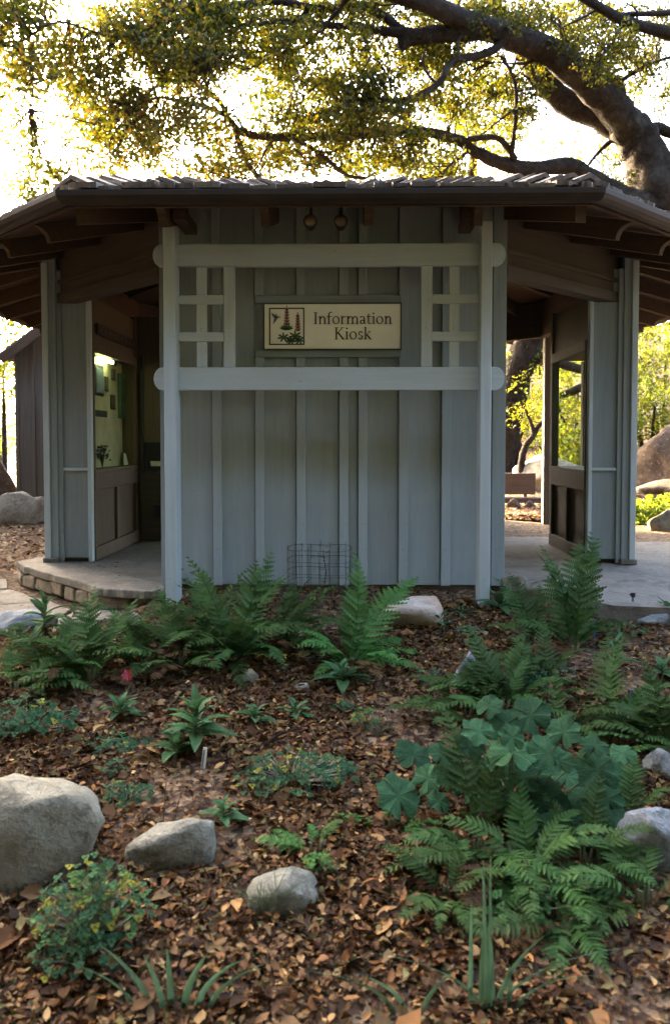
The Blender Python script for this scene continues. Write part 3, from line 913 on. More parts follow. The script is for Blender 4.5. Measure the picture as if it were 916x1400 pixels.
cl = display_case(-1, XL, YL, 2.36, 'glazed display case lit from within beside the left doorway', False)
cr = display_case(1, XR, YR, 2.17, 'glass case beside the right doorway with garden showing through', True)
# frieze with dark lettering band above each case
M['frieze'] = plain_mat('dark_frieze', (0.022, 0.018, 0.014), 0.6)
fz = MB().box(-0.012, -0.001, 0, 1.15, 0, 0.085).build('header_sign', M['frieze'])
fz.location = (XL + 0.025, YL + 0.12, 1.74); tag(fz, 'dark narrow header sign above the left display case', 'sign')
rr_ = random.Random(4)
for k in range(9):
    o = MB().box(0, 0.003, 0, rr_.uniform(0.03, 0.07), 0, 0.03).build('letter_mark', M['brown_v'], fz); o.location = (0.0, 0.06 + k * 0.12, 0.03)
# things inside the left case, fixed to its back
XB = XL - 0.11 + 0.0015
def case_yz(px, py, x=None):
    x = XB if x is None else x
    r = ray(px, py); d = (x - CAM.x) / r.x
    return CAM.y + d, CAM.z + r.z * d
def exhibit(name, pa, pb, qa, qb, mat, label, cat, thick=0.008, frame=None):
    (y0, z1), (y1, z0) = case_yz(pa, qa), case_yz(pb, qb)
    z0 = case_yz((pa + pb) / 2, qb)[1]; z1 = case_yz((pa + pb) / 2, qa)[1]
    o = MB().box(0, thick, 0, y1 - y0, 0, z1 - z0).build(name, mat, None, bevel=0.002)
    o.location = (XB, y0, z0); tag(o, label, cat, 'exhibits in the left display case')
    if frame:
        MB().box(thick, thick + 0.003, (y1 - y0) * .1, (y1 - y0) * .9, (z1 - z0) * .1, (z1 - z0) * .9).build('picture', frame, o)
    return o
exhibit('title_card', 129, 142, 480, 490, M['frieze'], 'dark title card high on the lit display panel', 'card')
exhibit('title_card', 144, 159, 488, 498, M['frieze'], 'second dark title card beside the first on the display panel', 'card')
exhibit('photo_print', 129, 141, 499, 541, M['frieze'], 'tall dark photograph on the display panel under the title card', 'picture', 0.01, M['print_blue'])
exhibit('photo_print', 143, 147.5, 515, 535, M['frieze'], 'narrow dark photograph beside the tall one in the case', 'picture', 0.01, M['ink_olive'])
exhibit('photo_print', 151, 157, 540, 560, M['frieze'], 'small dark photograph low on the right of the display panel', 'picture', 0.01, M['ink_olive'])
exhibit('photo_print', 152, 157, 505, 520, M['frieze'], 'smallest dark photograph above the low right one in the case', 'picture', 0.01, M['ink_olive'])
exhibit('caption_card', 129, 146, 561, 570, M['frieze'], 'wide dark caption card low on the display panel', 'card')
exhibit('felt_board', 161, 186, 514, 573, M['felt_green'], 'dark green board at the far end of the left case', 'board', 0.03)
ly, lz = case_yz(168, 628, XL - 0.07)
o = MB().prism([(0, 0), (0.24, 0), (0.19, 0.10), (0.10, 0.115)], 0, 0.003, Matrix(((0, 0, 1, 0), (1, 0, 0, 0), (0, 1, 0, 0), (0, 0, 0, 1)))).build('leaflet', M['paper'])
o.location = (XL - 0.06, ly, 0.703); o.rotation_euler = (0, R(-14), 0); tag(o, 'pale leaflet propped up in the left display case', 'leaflet')
# potted model plant standing in the case
tp = thing('dried_plant', (XL - 0.062, case_yz(141, 640, XL - 0.06)[0], 0.70), 'dark dried plant standing in the left display case', 'plant')
mb = MB(); r_ = random.Random(2)
for k in range(16):
    a = r_.choice((1.57, 4.71)) + r_.uniform(-.25, .25); rr = r_.uniform(0.02, 0.12)
    mb.tube([(0, 0, 0.0), (rr * .4 * math.cos(a), rr * .4 * math.sin(a), 0.07), (rr * math.cos(a), rr * 1.2 * math.sin(a), r_.uniform(0.10, 0.17))], [0.003, 0.003, 0.002], 4)
mb.build('stems', M['frieze'], tp)['kind'] = 'stuff'
mb = MB()
for k in range(90):
    a = r_.choice((1.57, 4.71)) + r_.uniform(-.25, .25); rr = r_.uniform(0.0, 0.12); z = r_.uniform(0.06, 0.18); c = Vector((rr * math.cos(a), rr * 1.2 * math.sin(a), z))
    u = Vector((r_.gauss(0, 1), r_.gauss(0, 1), r_.gauss(0, 1))).normalized() * 0.014; w = u.orthogonal().normalized() * 0.009
    mb.add([c - u, c + w, c + u, c - w], [(0, 1, 2, 3)])
mb.build('foliage', M['frieze'], tp)['kind'] = 'stuff'

# inner partition beyond the left case with brochure holder
part = node('partition', kiosk)
PW = 2.40
block('wall_panel', XL - 0.28, XL + 0.62, PW, PW + 0.05, 0.0, 2.06, M['brown_v'], part)
block('base_board', XL + 0.03, XL + 0.62, PW - 0.03, PW - 0.001, 0.0, 0.62, M['base_panel'] if 'base_panel' in M else M['header'], part)
block('stile', XL + 0.03, XL + 0.06, PW - 0.022, PW - 0.001, 0.621, 1.7, M['ink'], part)
bh = thing('brochure_holder', (XL + 0.22, PW - 0.035, 0.72), 'black brochure holder with a white sheet on brown wall inside left doorway', 'brochure holder')
MB().box(-0.15, 0.15, 0, 0.03, -0.07, 0.19).build('backing', M['black'], bh, bevel=0.004)
MB().prism([(-0.12, 0.13), (0.12, 0.13), (0.12, -0.03), (-0.09, -0.03)], 0, 0.002, Matrix(((1, 0, 0, 0), (0, 0.2, -1, -0.001), (0, 1, 0, 0), (0, 0, 0, 1)))).build('sheet', M['paper'], bh)
ob = MB().box(-0.06, 0.06, -0.02, 0, -0.06, 0.06).build('wall_box', M['black'], None, bevel=0.006)
ob.location = (XL + 0.22, PW - 0.031, 0.27); tag(ob, 'small black box low on the pale panel inside left doorway', 'box')

# ------------------------------------------------------------------ the sign
sgy = -0.040
X0, X1, Z0, Z1 = wx(362.5, sgy), wx(546.5, sgy), wz(477, sgy), wz(416, sgy)
sg = thing('kiosk_sign', ((X0 + X1) / 2, sgy, Z0), 'cream sign reading Information Kiosk with framed flower picture on front wall', 'sign')
def sl_(o): o.location = Vector(o.location) - sg.location; return o
def sp(px, py): return (wx(px, sgy - 0.016), wz(py, sgy - 0.016))
panel = block('panel', X0, X1, sgy - 0.012, sgy + 0.029, Z0, Z1, M['sign'], sg, 0.002); sl_(panel)
for (a, b, c, d) in ((X0 - 0.008, X1 + 0.008, Z0 - 0.008, Z0 - 0.0005), (X0 - 0.008, X1 + 0.008, Z1 + 0.0005, Z1 + 0.008), (X0 - 0.008, X0 - 0.0005, Z0, Z1), (X1 + 0.0005, X1 + 0.008, Z0, Z1)):
    sl_(block('edging', a, b, sgy - 0.016, sgy + 0.028, c, d, M['ink_olive'], sg, 0))
MS = Matrix(((1, 0, 0, 0), (0, 0, 1, 0), (0, 1, 0, 0), (0, 0, 0, 1)))
class Glyphs(MB):
    """flat serif letters drawn with straight stems, arcs and serifs"""
    y0 = -0.0150; y1 = -0.0123
    def poly(s, p): s.prism(p, s.y0, s.y1, MS); return s
    def bar(s, x0, y0, x1, y1, w):
        d = Vector((x1 - x0, y1 - y0)).normalized(); n = Vector((-d.y, d.x)) * w / 2
        return s.poly([(x0 - n.x, y0 - n.y), (x1 - n.x, y1 - n.y), (x1 + n.x, y1 + n.y), (x0 + n.x, y0 + n.y)])
    def arc(s, cx, cy, rx, ry, a0, a1, thick, thin, n=10, rot=0.0):
        pts_o, pts_i = [], []
        for k in range(n + 1):
            a = R(a0 + (a1 - a0) * k / n)
            w = thin + (thick - thin) * abs(math.cos(a - R(rot))) ** 1.3
            c, d = math.cos(a), math.sin(a)
            pts_o.append((cx + c * rx, cy + d * ry)); pts_i.append((cx + c * (rx - w), cy + d * (ry - w)))
        for k in range(n): s.poly([pts_o[k], pts_o[k + 1], pts_i[k + 1], pts_i[k]])
        return s

def letter(g, ch, ox, oy, u):
    """draw one character; u is the x-height"""
    tk, th, sf = 0.17, 0.075, 0.06
    P = lambda a, b: (ox + a * u, oy + b * u)
    bar = lambda a, b, c, d, w=tk: g.bar(*P(a, b), *P(c, d), w * u)
    ser = lambda x, y, h=0.2: g.bar(*P(x - h, y), *P(x + h, y), sf * u)
    arc = lambda cx, cy, rx, ry, a0, a1, t0=tk, t1=th, rot=0: g.arc(*P(cx, cy), rx * u, ry * u, a0, a1, t0 * u, t1 * u, 10, rot)
    if ch == 'I': bar(.3, 0, .3, 1.5, .19); ser(.3, .03, .24); ser(.3, 1.47, .24); return .66
    if ch == 'n' or ch == 'm':
        bar(.22, 0, .22, 1); ser(.22, .03, .2); bar(.06, .9, .22, .98, .08)
        arc(.55, .62, .34, .38, 10, 165, tk, .1); bar(.805, 0, .805, .66); ser(.805, .03, .2)
        if ch == 'n': return 1.08
        arc(1.135, .62, .34, .38, 10, 165, tk, .1); bar(1.39, 0, 1.39, .66); ser(1.39, .03, .2); return 1.68
    if ch == 'f': bar(.26, 0, .26, 1.2); ser(.26, .03, .22); arc(.52, 1.2, .345, .36, 60, 180, tk, .1); g.bar(*P(.02, .95), *P(.58, .95), .08 * u); return .68
    if ch == 'o': arc(.5, .49, .47, .52, 0, 360, tk, th, 12); return 1.06
    if ch == 'r': bar(.22, 0, .22, 1); ser(.22, .03, .22); bar(.06, .9, .22, .98, .08); arc(.52, .62, .36, .38, 55, 160, .16, .1); return .76
    if ch == 'a':
        bar(.62, .08, .62, .7, .16); arc(.36, .66, .345, .35, 10, 150, .15, .09); arc(.36, .27, .30, .28, 30, 320, tk, th); bar(.62, .1, .82, .05, .1); return .90
    if ch == 't': bar(.26, .2, .26, 1.28, .16); g.bar(*P(.02, .95), *P(.60, .95), .08 * u); arc(.47, .24, .29, .26, 180, 310, .15, .09); return .68
    if ch == 'i': bar(.24, 0, .24, 1); ser(.24, .03, .2); bar(.08, .9, .24, .98, .08); arc(.23, 1.36, .11, .11, 0, 360, .1, .1); return .52
    if ch == 'K': bar(.26, 0, .26, 1.5, .19); ser(.26, .03, .24); ser(.26, 1.47, .24); bar(.34, .72, 1.02, 1.47, .09); bar(.46, .86, 1.14, .02, .19); ser(1.02, 1.47, .2); ser(1.14, .03, .2); return 1.34
    if ch == 'k': bar(.22, 0, .22, 1.55); ser(.22, .03, .2); bar(.06, 1.46, .22, 1.53, .08); bar(.28, .48, .72, .96, .08); bar(.40, .58, .86, .02, .17); ser(.72, .97, .16); ser(.86, .03, .16); return 1.06
    if ch == 's': arc(.36, .74, .28, .28, 30, 250, .15, .11, 50); arc(.36, .27, .30, .29, -110, 80, .15, .11, 50); arc(.36, .27, .30, .29, 190, 260, .1, .1); return .76
    return .5
def word(txt, pxl, pxr, base):
    tmp = Glyphs(); adv = sum(letter(tmp, c, 0, 0, 1.0) for c in txt)
    x0, z = sp(pxl, base); x1, _ = sp(pxr, base)
    u = (x1 - x0) / (adv - 0.1); g = Glyphs(); x = x0
    for c in txt: x += letter(g, c, x, z, u) * u
    o = g.build('lettering', M['ink'], sg)
    o.location = (-sg.location.x, 0.0, -sg.location.z)
    return o
word('Information', 428.5, 535, 443)
word('Kiosk', 457, 507.5, 464)
# framed picture of flowers and a small bird
def flat(name, polys, mat, y0, y1):
    g = Glyphs(); g.y0, g.y1 = y0, y1
    for p in polys: g.poly([sp(*q) for q in p])
    o = g.build(name, mat, sg); o.location = (-sg.location.x, 0, -sg.location.z); return o
fx0, fx1, fy0, fy1 = 368.5, 416.5, 420.5, 471.5
flat('picture_border', [[(fx0, fy0), (fx1, fy0), (fx1, fy0 + 1.7), (fx0, fy0 + 1.7)], [(fx0, fy1 - 1.7), (fx1, fy1 - 1.7), (fx1, fy1), (fx0, fy1)], [(fx0, fy0 + 1.7), (fx0 + 1.7, fy0 + 1.7), (fx0 + 1.7, fy1 - 1.7), (fx0, fy1 - 1.7)], [(fx1 - 1.7, fy0 + 1.7), (fx1, fy0 + 1.7), (fx1, fy1 - 1.7), (fx1 - 1.7, fy1 - 1.7)]], M['ink_olive'], -0.0148, -0.0123)
def ell(cx, cy, rx, ry, rot=0, n=8):
    c, s = math.cos(R(rot)), math.sin(R(rot))
    return [(cx + math.cos(6.283 * k / n) * rx * c - math.sin(6.283 * k / n) * ry * s, cy + math.cos(6.283 * k / n) * rx * s + math.sin(6.283 * k / n) * ry * c) for k in range(n)]
pk, pl_, gr = [], [], []
for (cx, ya, yb, w) in ((392.5, 420.5, 444, 4.2), (407.5, 429.5, 452, 4.0)):
    n = 6
    for k in range(n):
        yy = ya + (yb - ya) * (k + 0.5) / n; ww = w * (0.5 + 0.5 * (k + 1) / n)
        pk += [ell(cx - ww * .55, yy, ww * .55, 1.5, 20), ell(cx + ww * .55, yy, ww * .55, 1.5, -20)]
        pl_ += [ell(cx - ww * .3, yy + 1.5, ww * .45, .75, 12), ell(cx + ww * .3, yy + 1.6, ww * .45, .75, -12)]
    flat('flower_print', pk, M['print_pink'], -0.0152, -0.0123); pk = []
    pl_ += [[(cx - .5, ya - 3), (cx + .5, ya - 3), (cx + .5, yb), (cx - .5, yb)]]
for (cx, cy, r) in ((392, 451, 11), (388, 461, 9), (404, 459, 10), (409, 465, 9), (398, 466, 8)):
    for k in range(7):
        a = 180 + 25 + k * 22 if cy < 455 else k * 51 + 13
        gr.append(ell(cx + math.cos(R(a)) * r * .5, cy + math.sin(R(a)) * r * .36, r * .46, 1.35, math.degrees(math.atan2(math.sin(R(a)) * .75, math.cos(R(a)))), 6))
flat('flower_shade', pl_, M['print_plum'], -0.0156, -0.0124)
flat('foliage_print', gr, M['print_green'], -0.0160, -0.0125)
flat('bird_print', [[(371.5, 427), (377, 431), (379, 434), (376, 435), (373, 431)], [(377.5, 427.5), (379.5, 433), (377.5, 434)], [(376, 432), (380, 432), (382, 433), (379.5, 435.5), (377.5, 439), (374, 443), (374.8, 438)], [(382, 432.6), (384.5, 433.6), (382, 434)]], M['print_blue'], -0.0164, -0.0126)

# ------------------------------------------------------------------ shed on the left, behind the kiosk
shy = 5.6
shx = wx(22, shy); gz0 = -0.05
shed = thing('garden_shed', (shx + 0.9, shy + 0.8, gz0), 'small grey board and batten shed behind the kiosk on the left', 'shed')
def shb(o): o.location = Vector(o.location) - shed.location; return o
SW = 1.9; ev, rg = wz(484, shy, 22), wz(484, shy, 22) + 0.70
mb = MB()
pf = [(shx, gz0 + 0.1), (shx + SW, gz0 + 0.1), (shx + SW, ev), (shx + SW / 2, rg), (shx, ev)]
mb.prism(pf, 0.02, 1.5, Matrix(((1, 0, 0, 0), (0, 0, 1, shy), (0, 1, 0, 0), (0, 0, 0, 1))))
mb.f = [tuple(reversed(f)) for f in mb.f]
shb(mb.build('wall', M['shed_v'], shed))
for k in range(9):
    xa = shx + k * 0.215
    top = ev + (rg - ev) * (1 - abs((xa + 0.02) - (shx + SW / 2)) / (SW / 2)) - 0.05
    shb(block('batten', xa, xa + 0.045, shy - 0.004, shy + 0.0195, gz0 + 0.1, top, M['shed_v'], shed))
for sgn in (-1, 1):
    o = MB().box(0, 1.34, -0.18, 1.7, 0, 0.05).build('roof_slope', M['shake'], shed)
    a = math.atan2(rg - ev, SW / 2)
    o.location = Vector((shx + SW / 2, shy, rg + 0.02)) - shed.location
    o.rotation_euler = (0, a, 0) if sgn > 0 else (0, -a, R(0))
    if sgn < 0:
        o.rotation_euler = (0, 0, 0); o.matrix_local = Matrix.Translation(Vector((shx + SW / 2, shy, rg + 0.02)) - shed.location) @ Matrix.Rotation(-a, 4, 'Y') @ Matrix.Diagonal((-1, 1, 1, 1))
    b = MB().box(0, 1.33, -0.20, -0.185, -0.09, 0.02).build('barge_board', M['brown_x'], shed)
    b.matrix_local = Matrix.Translation(Vector((shx + SW / 2, shy, rg + 0.02)) - shed.location) @ Matrix.Rotation(a if sgn > 0 else -a, 4, 'Y') @ Matrix.Diagonal((sgn, 1, 1, 1))
shb(block('footing', shx - 0.03, shx + SW + 0.03, shy + 0.0, shy + 1.5, gz0 - 0.1, gz0 + 0.099, M['riser'], shed))

# ------------------------------------------------------------------ bench behind the kiosk
by = 6.35
bl, br = wx(640, by), wx(739, by)
bn = thing('wooden_bench', ((bl + br) / 2, by, 0.0), 'dark wooden bench seen through the right doorway', 'bench')
bz = lambda p: wz(p, by, 715)
def bb(*a, **k): o = block(*a, **k); o.location = Vector(o.location) - bn.location; return o
bb('backrest', bl, br, by + 0.30, by + 0.35, bz(678), bz(648), M['brown_x'], bn)
bb('seat', bl, br + 0.03, by, by + 0.29, bz(688), bz(681), M['brown_x'], bn)
for x in (bl + 0.12, br - 0.18):
    bb('leg', x, x + 0.09, by + 0.04, by + 0.28, -0.05, bz(688) - 0.001, M['brown_x'], bn)
    bb('back_support', x + 0.02, x + 0.07, by + 0.352, by + 0.40, -0.05, bz(652), M['brown_x'], bn)

# ------------------------------------------------------------------ rocks around the bed
rock(-75, 135, 1080, 1216, 58, M['rock_tan'], 'largest pale sandstone boulder at the left edge of the bed', taper=0.12, lean=(-0.05, 0), rough=0.13, square=0.7, facets=8)
rock(164, 292, 1124, 1184, 44, M['rock_grey'], 'long flat grey stone lying right of the largest boulder', rough=0.13, square=0.75, rz=0.1, wedge=0.75, facets=3)
rock(333, 437, 1203, 1252, 15, M['rock_grey'], 'rounded grey brown stone low in the front of the bed', rough=0.14, square=0.6, wedge=0.5, facets=4)
rock(517, 607, 820, 862, 21, M['rock_pink'], 'white stone with orange stain in front of the wall', rough=0.12, square=0.7)
rock(612, 664, 892, 938, 9, M['rock_blue'], 'pale pointed stone beside the ferns right of centre', rough=0.18, taper=0.2)
rock(886, 950, 1030, 1068, 14, M['rock_blue'], 'bluish stone at the right edge below the long fern', rough=0.15)
rock(846, 935, 1112, 1192, 16, M['rock_blue'], 'pale blue grey stone at the right edge under low ferns', rough=0.2)
rock(329, 354, 916, 937, 17, M['rock_tan'], 'small tan stone on the leaves left of the yellow fronds')
rock(402, 424, 936, 948, 37, M['rock_tan'], 'smallest tan stone lying on the leaves below the wire cage', square=0.3)
rock(686, 722, 788, 816, 18, M['rock_tan'], 'buff edging stone at the foot of the right corner board', square=0.5, rough=0.15)
rock(722, 770, 796, 822, 19, M['rock_tan'], 'brown edging stone between corner board and tall right fern', square=0.5, rough=0.15)
rock(868, 940, 836, 856, 20, M['rock_blue'], 'flat grey stone at the edge of the right paving', square=0.3)
rock(160, 196, 838, 862, 22, M['rock_tan'], 'small rounded cream stone at the end of the left path', square=0.2, rough=0.1)
rock(60, 130, 846, 872, 33, M['rock_grey'], 'grey edging stone of the left path behind the ferns', square=0.5)
rock(-30, 56, 838, 872, 34, M['rock_blue'], 'grey edging stone of the left path at the frame edge', square=0.5)
rock(-25, 56, 698, 742, 23, M['rock_tan'], 'tan boulder lying in front of the shed', where=(wx(15, 4.4), 4.4, -0.05), square=0.3, rough=0.15)
rock(42, 66, 682, 702, 35, M['rock_tan'], 'small block of stone between the shed and the left corner post', where=(wx(54, 4.9), 4.9, 0.06), square=0.6, rough=0.12)
rock(-50, 21, 640, 720, 25, M['boulder'], 'brown boulder left of the shed', where=(wx(-15, 6.6), 6.6, -0.05), rough=0.15)
rock(872, 1060, 588, 692, 26, M['boulder'], 'huge brown boulder on the slope right of the kiosk', where=(wx(960, 6.4), 6.4, 0.10), rough=0.24, facets=12)
rock(870, 1040, 655, 704, 31, M['boulder'], 'lower slanting brown boulder in front of the huge one', where=(wx(955, 5.6), 5.6, 0.0), rough=0.26, wedge=0.6)
rock(903, 975, 716, 752, 27, M['rock_tan'], 'rounded tan stone catching sun beside right paving', where=(wx(930, 3.2), 3.2, -0.02), rough=0.12)
rock(694, 714, 690, 704, 28, M['boulder'], 'left brown stone under the wooden bench', where=(wx(704, 6.2), 6.2, 0.0), rough=0.12)
rock(718, 734, 691, 702, 29, M['boulder'], 'right brown stone under the wooden bench', where=(wx(726, 6.2), 6.2, 0.0), rough=0.12)
rock(700, 810, 634, 690, 30, M['rock_tan'], 'pale boulder behind the wooden bench', where=(wx(760, 7.6), 7.6, 0.1), rough=0.12)

# ------------------------------------------------------------------ leaf helpers
def leaf_cloud(centres, per, spread, size, palette, droop=0.3, seed=0, aspect=0.45, up=0.0):
    """little folded leaves scattered round many centres; returns V, F, colour"""
    g = np.random.default_rng(seed)
    C = np.repeat(np.asarray(centres, float), per, 0); n = len(C)
    d = g.normal(size=(n, 3)); d /= np.linalg.norm(d, axis=1)[:, None]
    rad = spread * g.random(n) ** 0.5
    c = C + d * rad[:, None] * np.array([1, 1, 0.75])
    u = g.normal(size=(n, 3)); u[:, 2] -= droop; u /= np.linalg.norm(u, axis=1)[:, None]
    w = np.cross(u, g.normal(size=(n, 3)) + np.array([0, 0, up])); w /= np.linalg.norm(w, axis=1)[:, None]
    nn = np.cross(u, w)
    L = size * g.uniform(0.65, 1.3, n)[:, None]; W = L * aspect
    V = np.stack([c - u * L * .5, c + w * W * .5 + nn * L * .10, c + u * L * .5, c - w * W * .5 + nn * L * .10], 1).reshape(-1, 3)
    k = np.arange(n)[:, None] * 4
    F = np.concatenate([k + np.array([0, 1, 2]), k + np.array([0, 2, 3])], 0)
    pal = np.asarray(palette, float)
    col = pal[g.integers(0, len(pal), n)] * g.uniform(0.75, 1.3, n)[:, None]
    return V, F, np.repeat(col, 4, 0)

def smooth_path(p, n=5):
    """Catmull-Rom through (x, y, z, r)"""
    P = [Vector(q) for q in p]
    P = [2 * P[0] - P[1]] + P + [2 * P[-1] - P[-2]]
    out = []
    for i in range(1, len(P) - 2):
        for k in range(n):
            t = k / n
            a, b, c, d = P[i - 1], P[i], P[i + 1], P[i + 2]
            out.append(0.5 * ((2 * b) + (c - a) * t + (2 * a - 5 * b + 4 * c - d) * t * t + (3 * b - a - 3 * c + d) * t ** 3))
    out.append(P[-2])
    return out

def limb(mb, pts, n=10, res=5, jit=0.22):
    q = smooth_path([(*p[0], p[1]) for p in pts], res)
    xyz = [Vector(a[:3]) for a in q]
    rad = [max(a[3], 0.004) for a in q]
    mb.tube(xyz, rad, n, jit=jit)
    return xyz

def limb_px(mb, spec, n=10, res=5, jit=0.22):
    """spec: rows of (column, row, distance, width in photo pixels)"""
    return limb(mb, [(pt(a, b, d), w * 0.87 / 2 * d / FPX) for (a, b, d, w) in spec], n, res, jit)

# ------------------------------------------------------------------ the big oak
OAK = [(0.034, 0.046, 0.009), (0.060, 0.070, 0.011), (0.105, 0.095, 0.013), (0.030, 0.044, 0.012)]
OAKB = OAK + [(0.06, 0.075, 0.014), (0.13, 0.085, 0.02)]
base = Vector((6.05, 7.3, gz(6.05, 7.3)))
oak = thing('oak_tree', base, 'huge spreading oak whose dark limbs arch over the kiosk roof', 'tree')
mb = MB()
tr_pts = limb(mb, [(base + Vector((0.1, 0, -0.3)), 0.62), (base + Vector((-0.05, 0, 0.5)), 0.46), (pt(975, 420, 12.4), 0.37), (pt(925, 335, 12.2), 0.34), (pt(899, 270, 12.0), 0.315), (pt(880, 211, 12.0), 0.295), (pt(858, 168, 11.9), 0.26)], 24, 8, 0.22)
allb = list(tr_pts)
def L_(spec, n=10, res=5, jit=0.22):
    p = limb_px(mb, spec, n, res, jit); allb.extend(p); return p
L_([(866, 186, 11.95, 56), (838, 146, 11.6, 50), (802, 115, 11.2, 44), (752, 72, 10.8, 42), (697, 50, 10.4, 38), (632, 28, 10.0, 33), (575, 2, 9.6, 28), (480, -22, 9.2, 24), (360, -50, 8.8, 18), (240, -70, 8.4, 12)], 14)
L_([(864, 186, 12.0, 44), (818, 158, 11.9, 40), (770, 138, 11.9, 38), (733, 100, 11.8, 32), (712, 66, 11.8, 26), (690, 30, 11.8, 20), (660, -20, 12, 16)], 12)
L_([(655, 44, 10.1, 26), (600, 47, 10.0, 25), (560, 52, 9.9, 24), (546, 66, 9.9, 15)], 10)
L_([(575, 48, 9.9, 20), (520, 42, 9.8, 14), (486, 36, 9.7, 12), (456, 35, 9.6, 10), (400, 28, 9.4, 8), (340, 34, 9.2, 6), (300, 26, 9.1, 4)], 8)
L_([(560, 50, 9.9, 16), (520, 20, 9.9, 14), (490, 8, 9.8, 12), (440, 12, 9.6, 11), (380, 2, 9.4, 11), (320, 8, 9.2, 14), (281, 10, 9.0, 11), (241, 12, 8.9, 7), (225, 30, 8.8, 4)], 8)
L_([(690, 50, 10.3, 14), (675, 68, 10.2, 13), (645, 78, 10.1, 12), (617, 85, 10.0, 11), (597, 116, 9.9, 10), (551, 137, 9.8, 9), (496, 137, 9.7, 8), (456, 150, 9.6, 6), (420, 160, 9.5, 4)], 8)
L_([(892, 285, 11.9, 46), (850, 268, 11.7, 34), (812, 246, 11.5, 28), (777, 227, 11.4, 25), (727, 231, 11.2, 23), (680, 221, 11.0, 20), (645, 205, 10.9, 18), (622, 190, 10.8, 17), (556, 177, 10.5, 14), (506, 184, 10.2, 13), (456, 186, 10.0, 13), (400, 188, 9.8, 12), (352, 186, 9.6, 11), (321, 176, 9.5, 11)], 10)
L_([(326, 178, 9.5, 10), (311, 160, 9.45, 9), (301, 140, 9.4, 8), (271, 115, 9.3, 6), (246, 110, 9.2, 5), (222, 112, 9.1, 3)], 7)
L_([(314, 160, 9.5, 8), (281, 146, 9.4, 7), (250, 141, 9.3, 6), (216, 133, 9.2, 4), (180, 150, 9.1, 3)], 7)
L_([(322, 178, 9.5, 10), (329, 200, 9.6, 9), (338, 222, 9.7, 8), (356, 246, 9.9, 8), (370, 262, 10.1, 7)], 7)
L_([(640, 190, 10.7, 9), (677, 188, 10.8, 9), (692, 200, 10.9, 10), (704, 218, 11.0, 11)], 7)
L_([(700, 205, 10.9, 8), (704, 165, 10.7, 6), (705, 125, 10.6, 6), (698, 98, 10.5, 5), (684, 76, 10.4, 4)], 6)
L_([(400, 188, 9.8, 8), (430, 205, 9.9, 7), (455, 225, 10, 7), (475, 240, 10.1, 6), (500, 244, 10.3, 5)], 6)
L_([(902, 285, 12.0, 40), (945, 235, 11.9, 32), (985, 165, 11.7, 28), (985, 95, 11.3, 25), (955, 62, 11.1, 22), (916, 46, 11, 20), (858, 30, 10.8, 16), (802, 0, 10.6, 14), (760, -30, 10.4, 10)], 9)
L_([(985, 100, 11.3, 14), (985, 40, 11.2, 13), (960, 14, 11.2, 12), (905, 18, 11, 9), (850, 20, 10.8, 7), (835, 25, 10.8, 5)], 6)
L_([(862, 180, 11.9, 34), (850, 150, 11.9, 22), (843, 115, 11.8, 18), (820, 100, 11.7, 14), (790, 80, 11.6, 10), (765, 45, 11.6, 8)], 8)
L_([(845, 112, 11.8, 7), (880, 92, 11.7, 6), (916, 78, 11.6, 5), (960, 70, 11.5, 4), (1000, 62, 11.4, 2)], 6)
L_([(876, 190, 12, 24), (895, 174, 12, 18), (916, 182, 12.1, 17), (960, 190, 12.2, 14), (1010, 176, 12.3, 9), (1060, 185, 12.4, 3)], 8)
L_([(862, 180, 12, 10), (846, 188, 12, 9), (828, 198, 12, 7), (808, 220, 12, 5), (798, 236, 12, 4)], 6)
L_([(884, 215, 12, 10), (916, 214, 12, 8), (950, 208, 12, 6), (990, 212, 12, 2)], 6)
L_([(-30, 66, 8.2, 5), (20, 64, 8.3, 4), (40, 95, 8.4, 4), (46, 120, 8.4, 3), (42, 150, 8.4, 3)], 5)
L_([(241, 12, 8.9, 6), (200, 40, 8.8, 5), (150, 50, 8.6, 4), (80, 30, 8.4, 4), (20, 64, 8.3, 4)], 5)
L_([(420, 12, 9.6, 8), (390, 60, 9.5, 5), (350, 90, 9.4, 4), (330, 95, 9.4, 3)], 5)
L_([(480, -10, 9.3, 10), (440, 40, 9.4, 5), (400, 70, 9.4, 4), (340, 72, 9.3, 3), (300, 100, 9.3, 3)], 5)
for (a, b, d, w, s_) in ((800, 113, 11.2, 9, 1), (752, 70, 10.8, 8, -1), (690, 47, 10.4, 8, 1), (640, 30, 10, 7, -1), (600, 12, 9.8, 6, 1), (727, 231, 11.2, 7, -1), (645, 205, 10.9, 6, -1), (556, 177, 10.5, 6, 1), (500, 184, 10.2, 5, -1), (770, 138, 11.9, 7, 1), (838, 146, 11.6, 8, 1), (430, 188, 9.9, 5, 1), (380, 188, 9.7, 5, -1), (597, 116, 9.9, 5, 1), (530, 138, 9.8, 4, 1), (860, 30, 10.8, 6, -1), (880, 40, 10.9, 5, 1), (820, 10, 10.7, 5, -1), (900, 175, 12, 6, -1), (350, 186, 9.6, 5, 1), (286, 148, 9.4, 4, 1), (480, 137, 9.7, 4, -1), (700, 150, 10.7, 4, -1), (715, 66, 11.8, 6, -1)):
    rl_ = random.Random(int(a * 7 + b)); x_, y_ = a, b; sp_ = [(x_, y_, d, w)]; hd = rl_.uniform(100, 160)
    for q in range(5):
        x_ += math.cos(R(hd)) * rl_.uniform(14, 24); y_ -= s_ * math.sin(R(hd)) * rl_.uniform(10, 20); hd += rl_.uniform(-35, 35); sp_.append((x_, y_, d - 0.12 * q, w * (1 - 0.16 * (q + 1)))) 
    L_(sp_, 6, 4, 0.2)
mb.build('trunk', M['bark'], oak, smooth=True).location = -base
branch_pts = np.array([tuple(p) for p in allb])

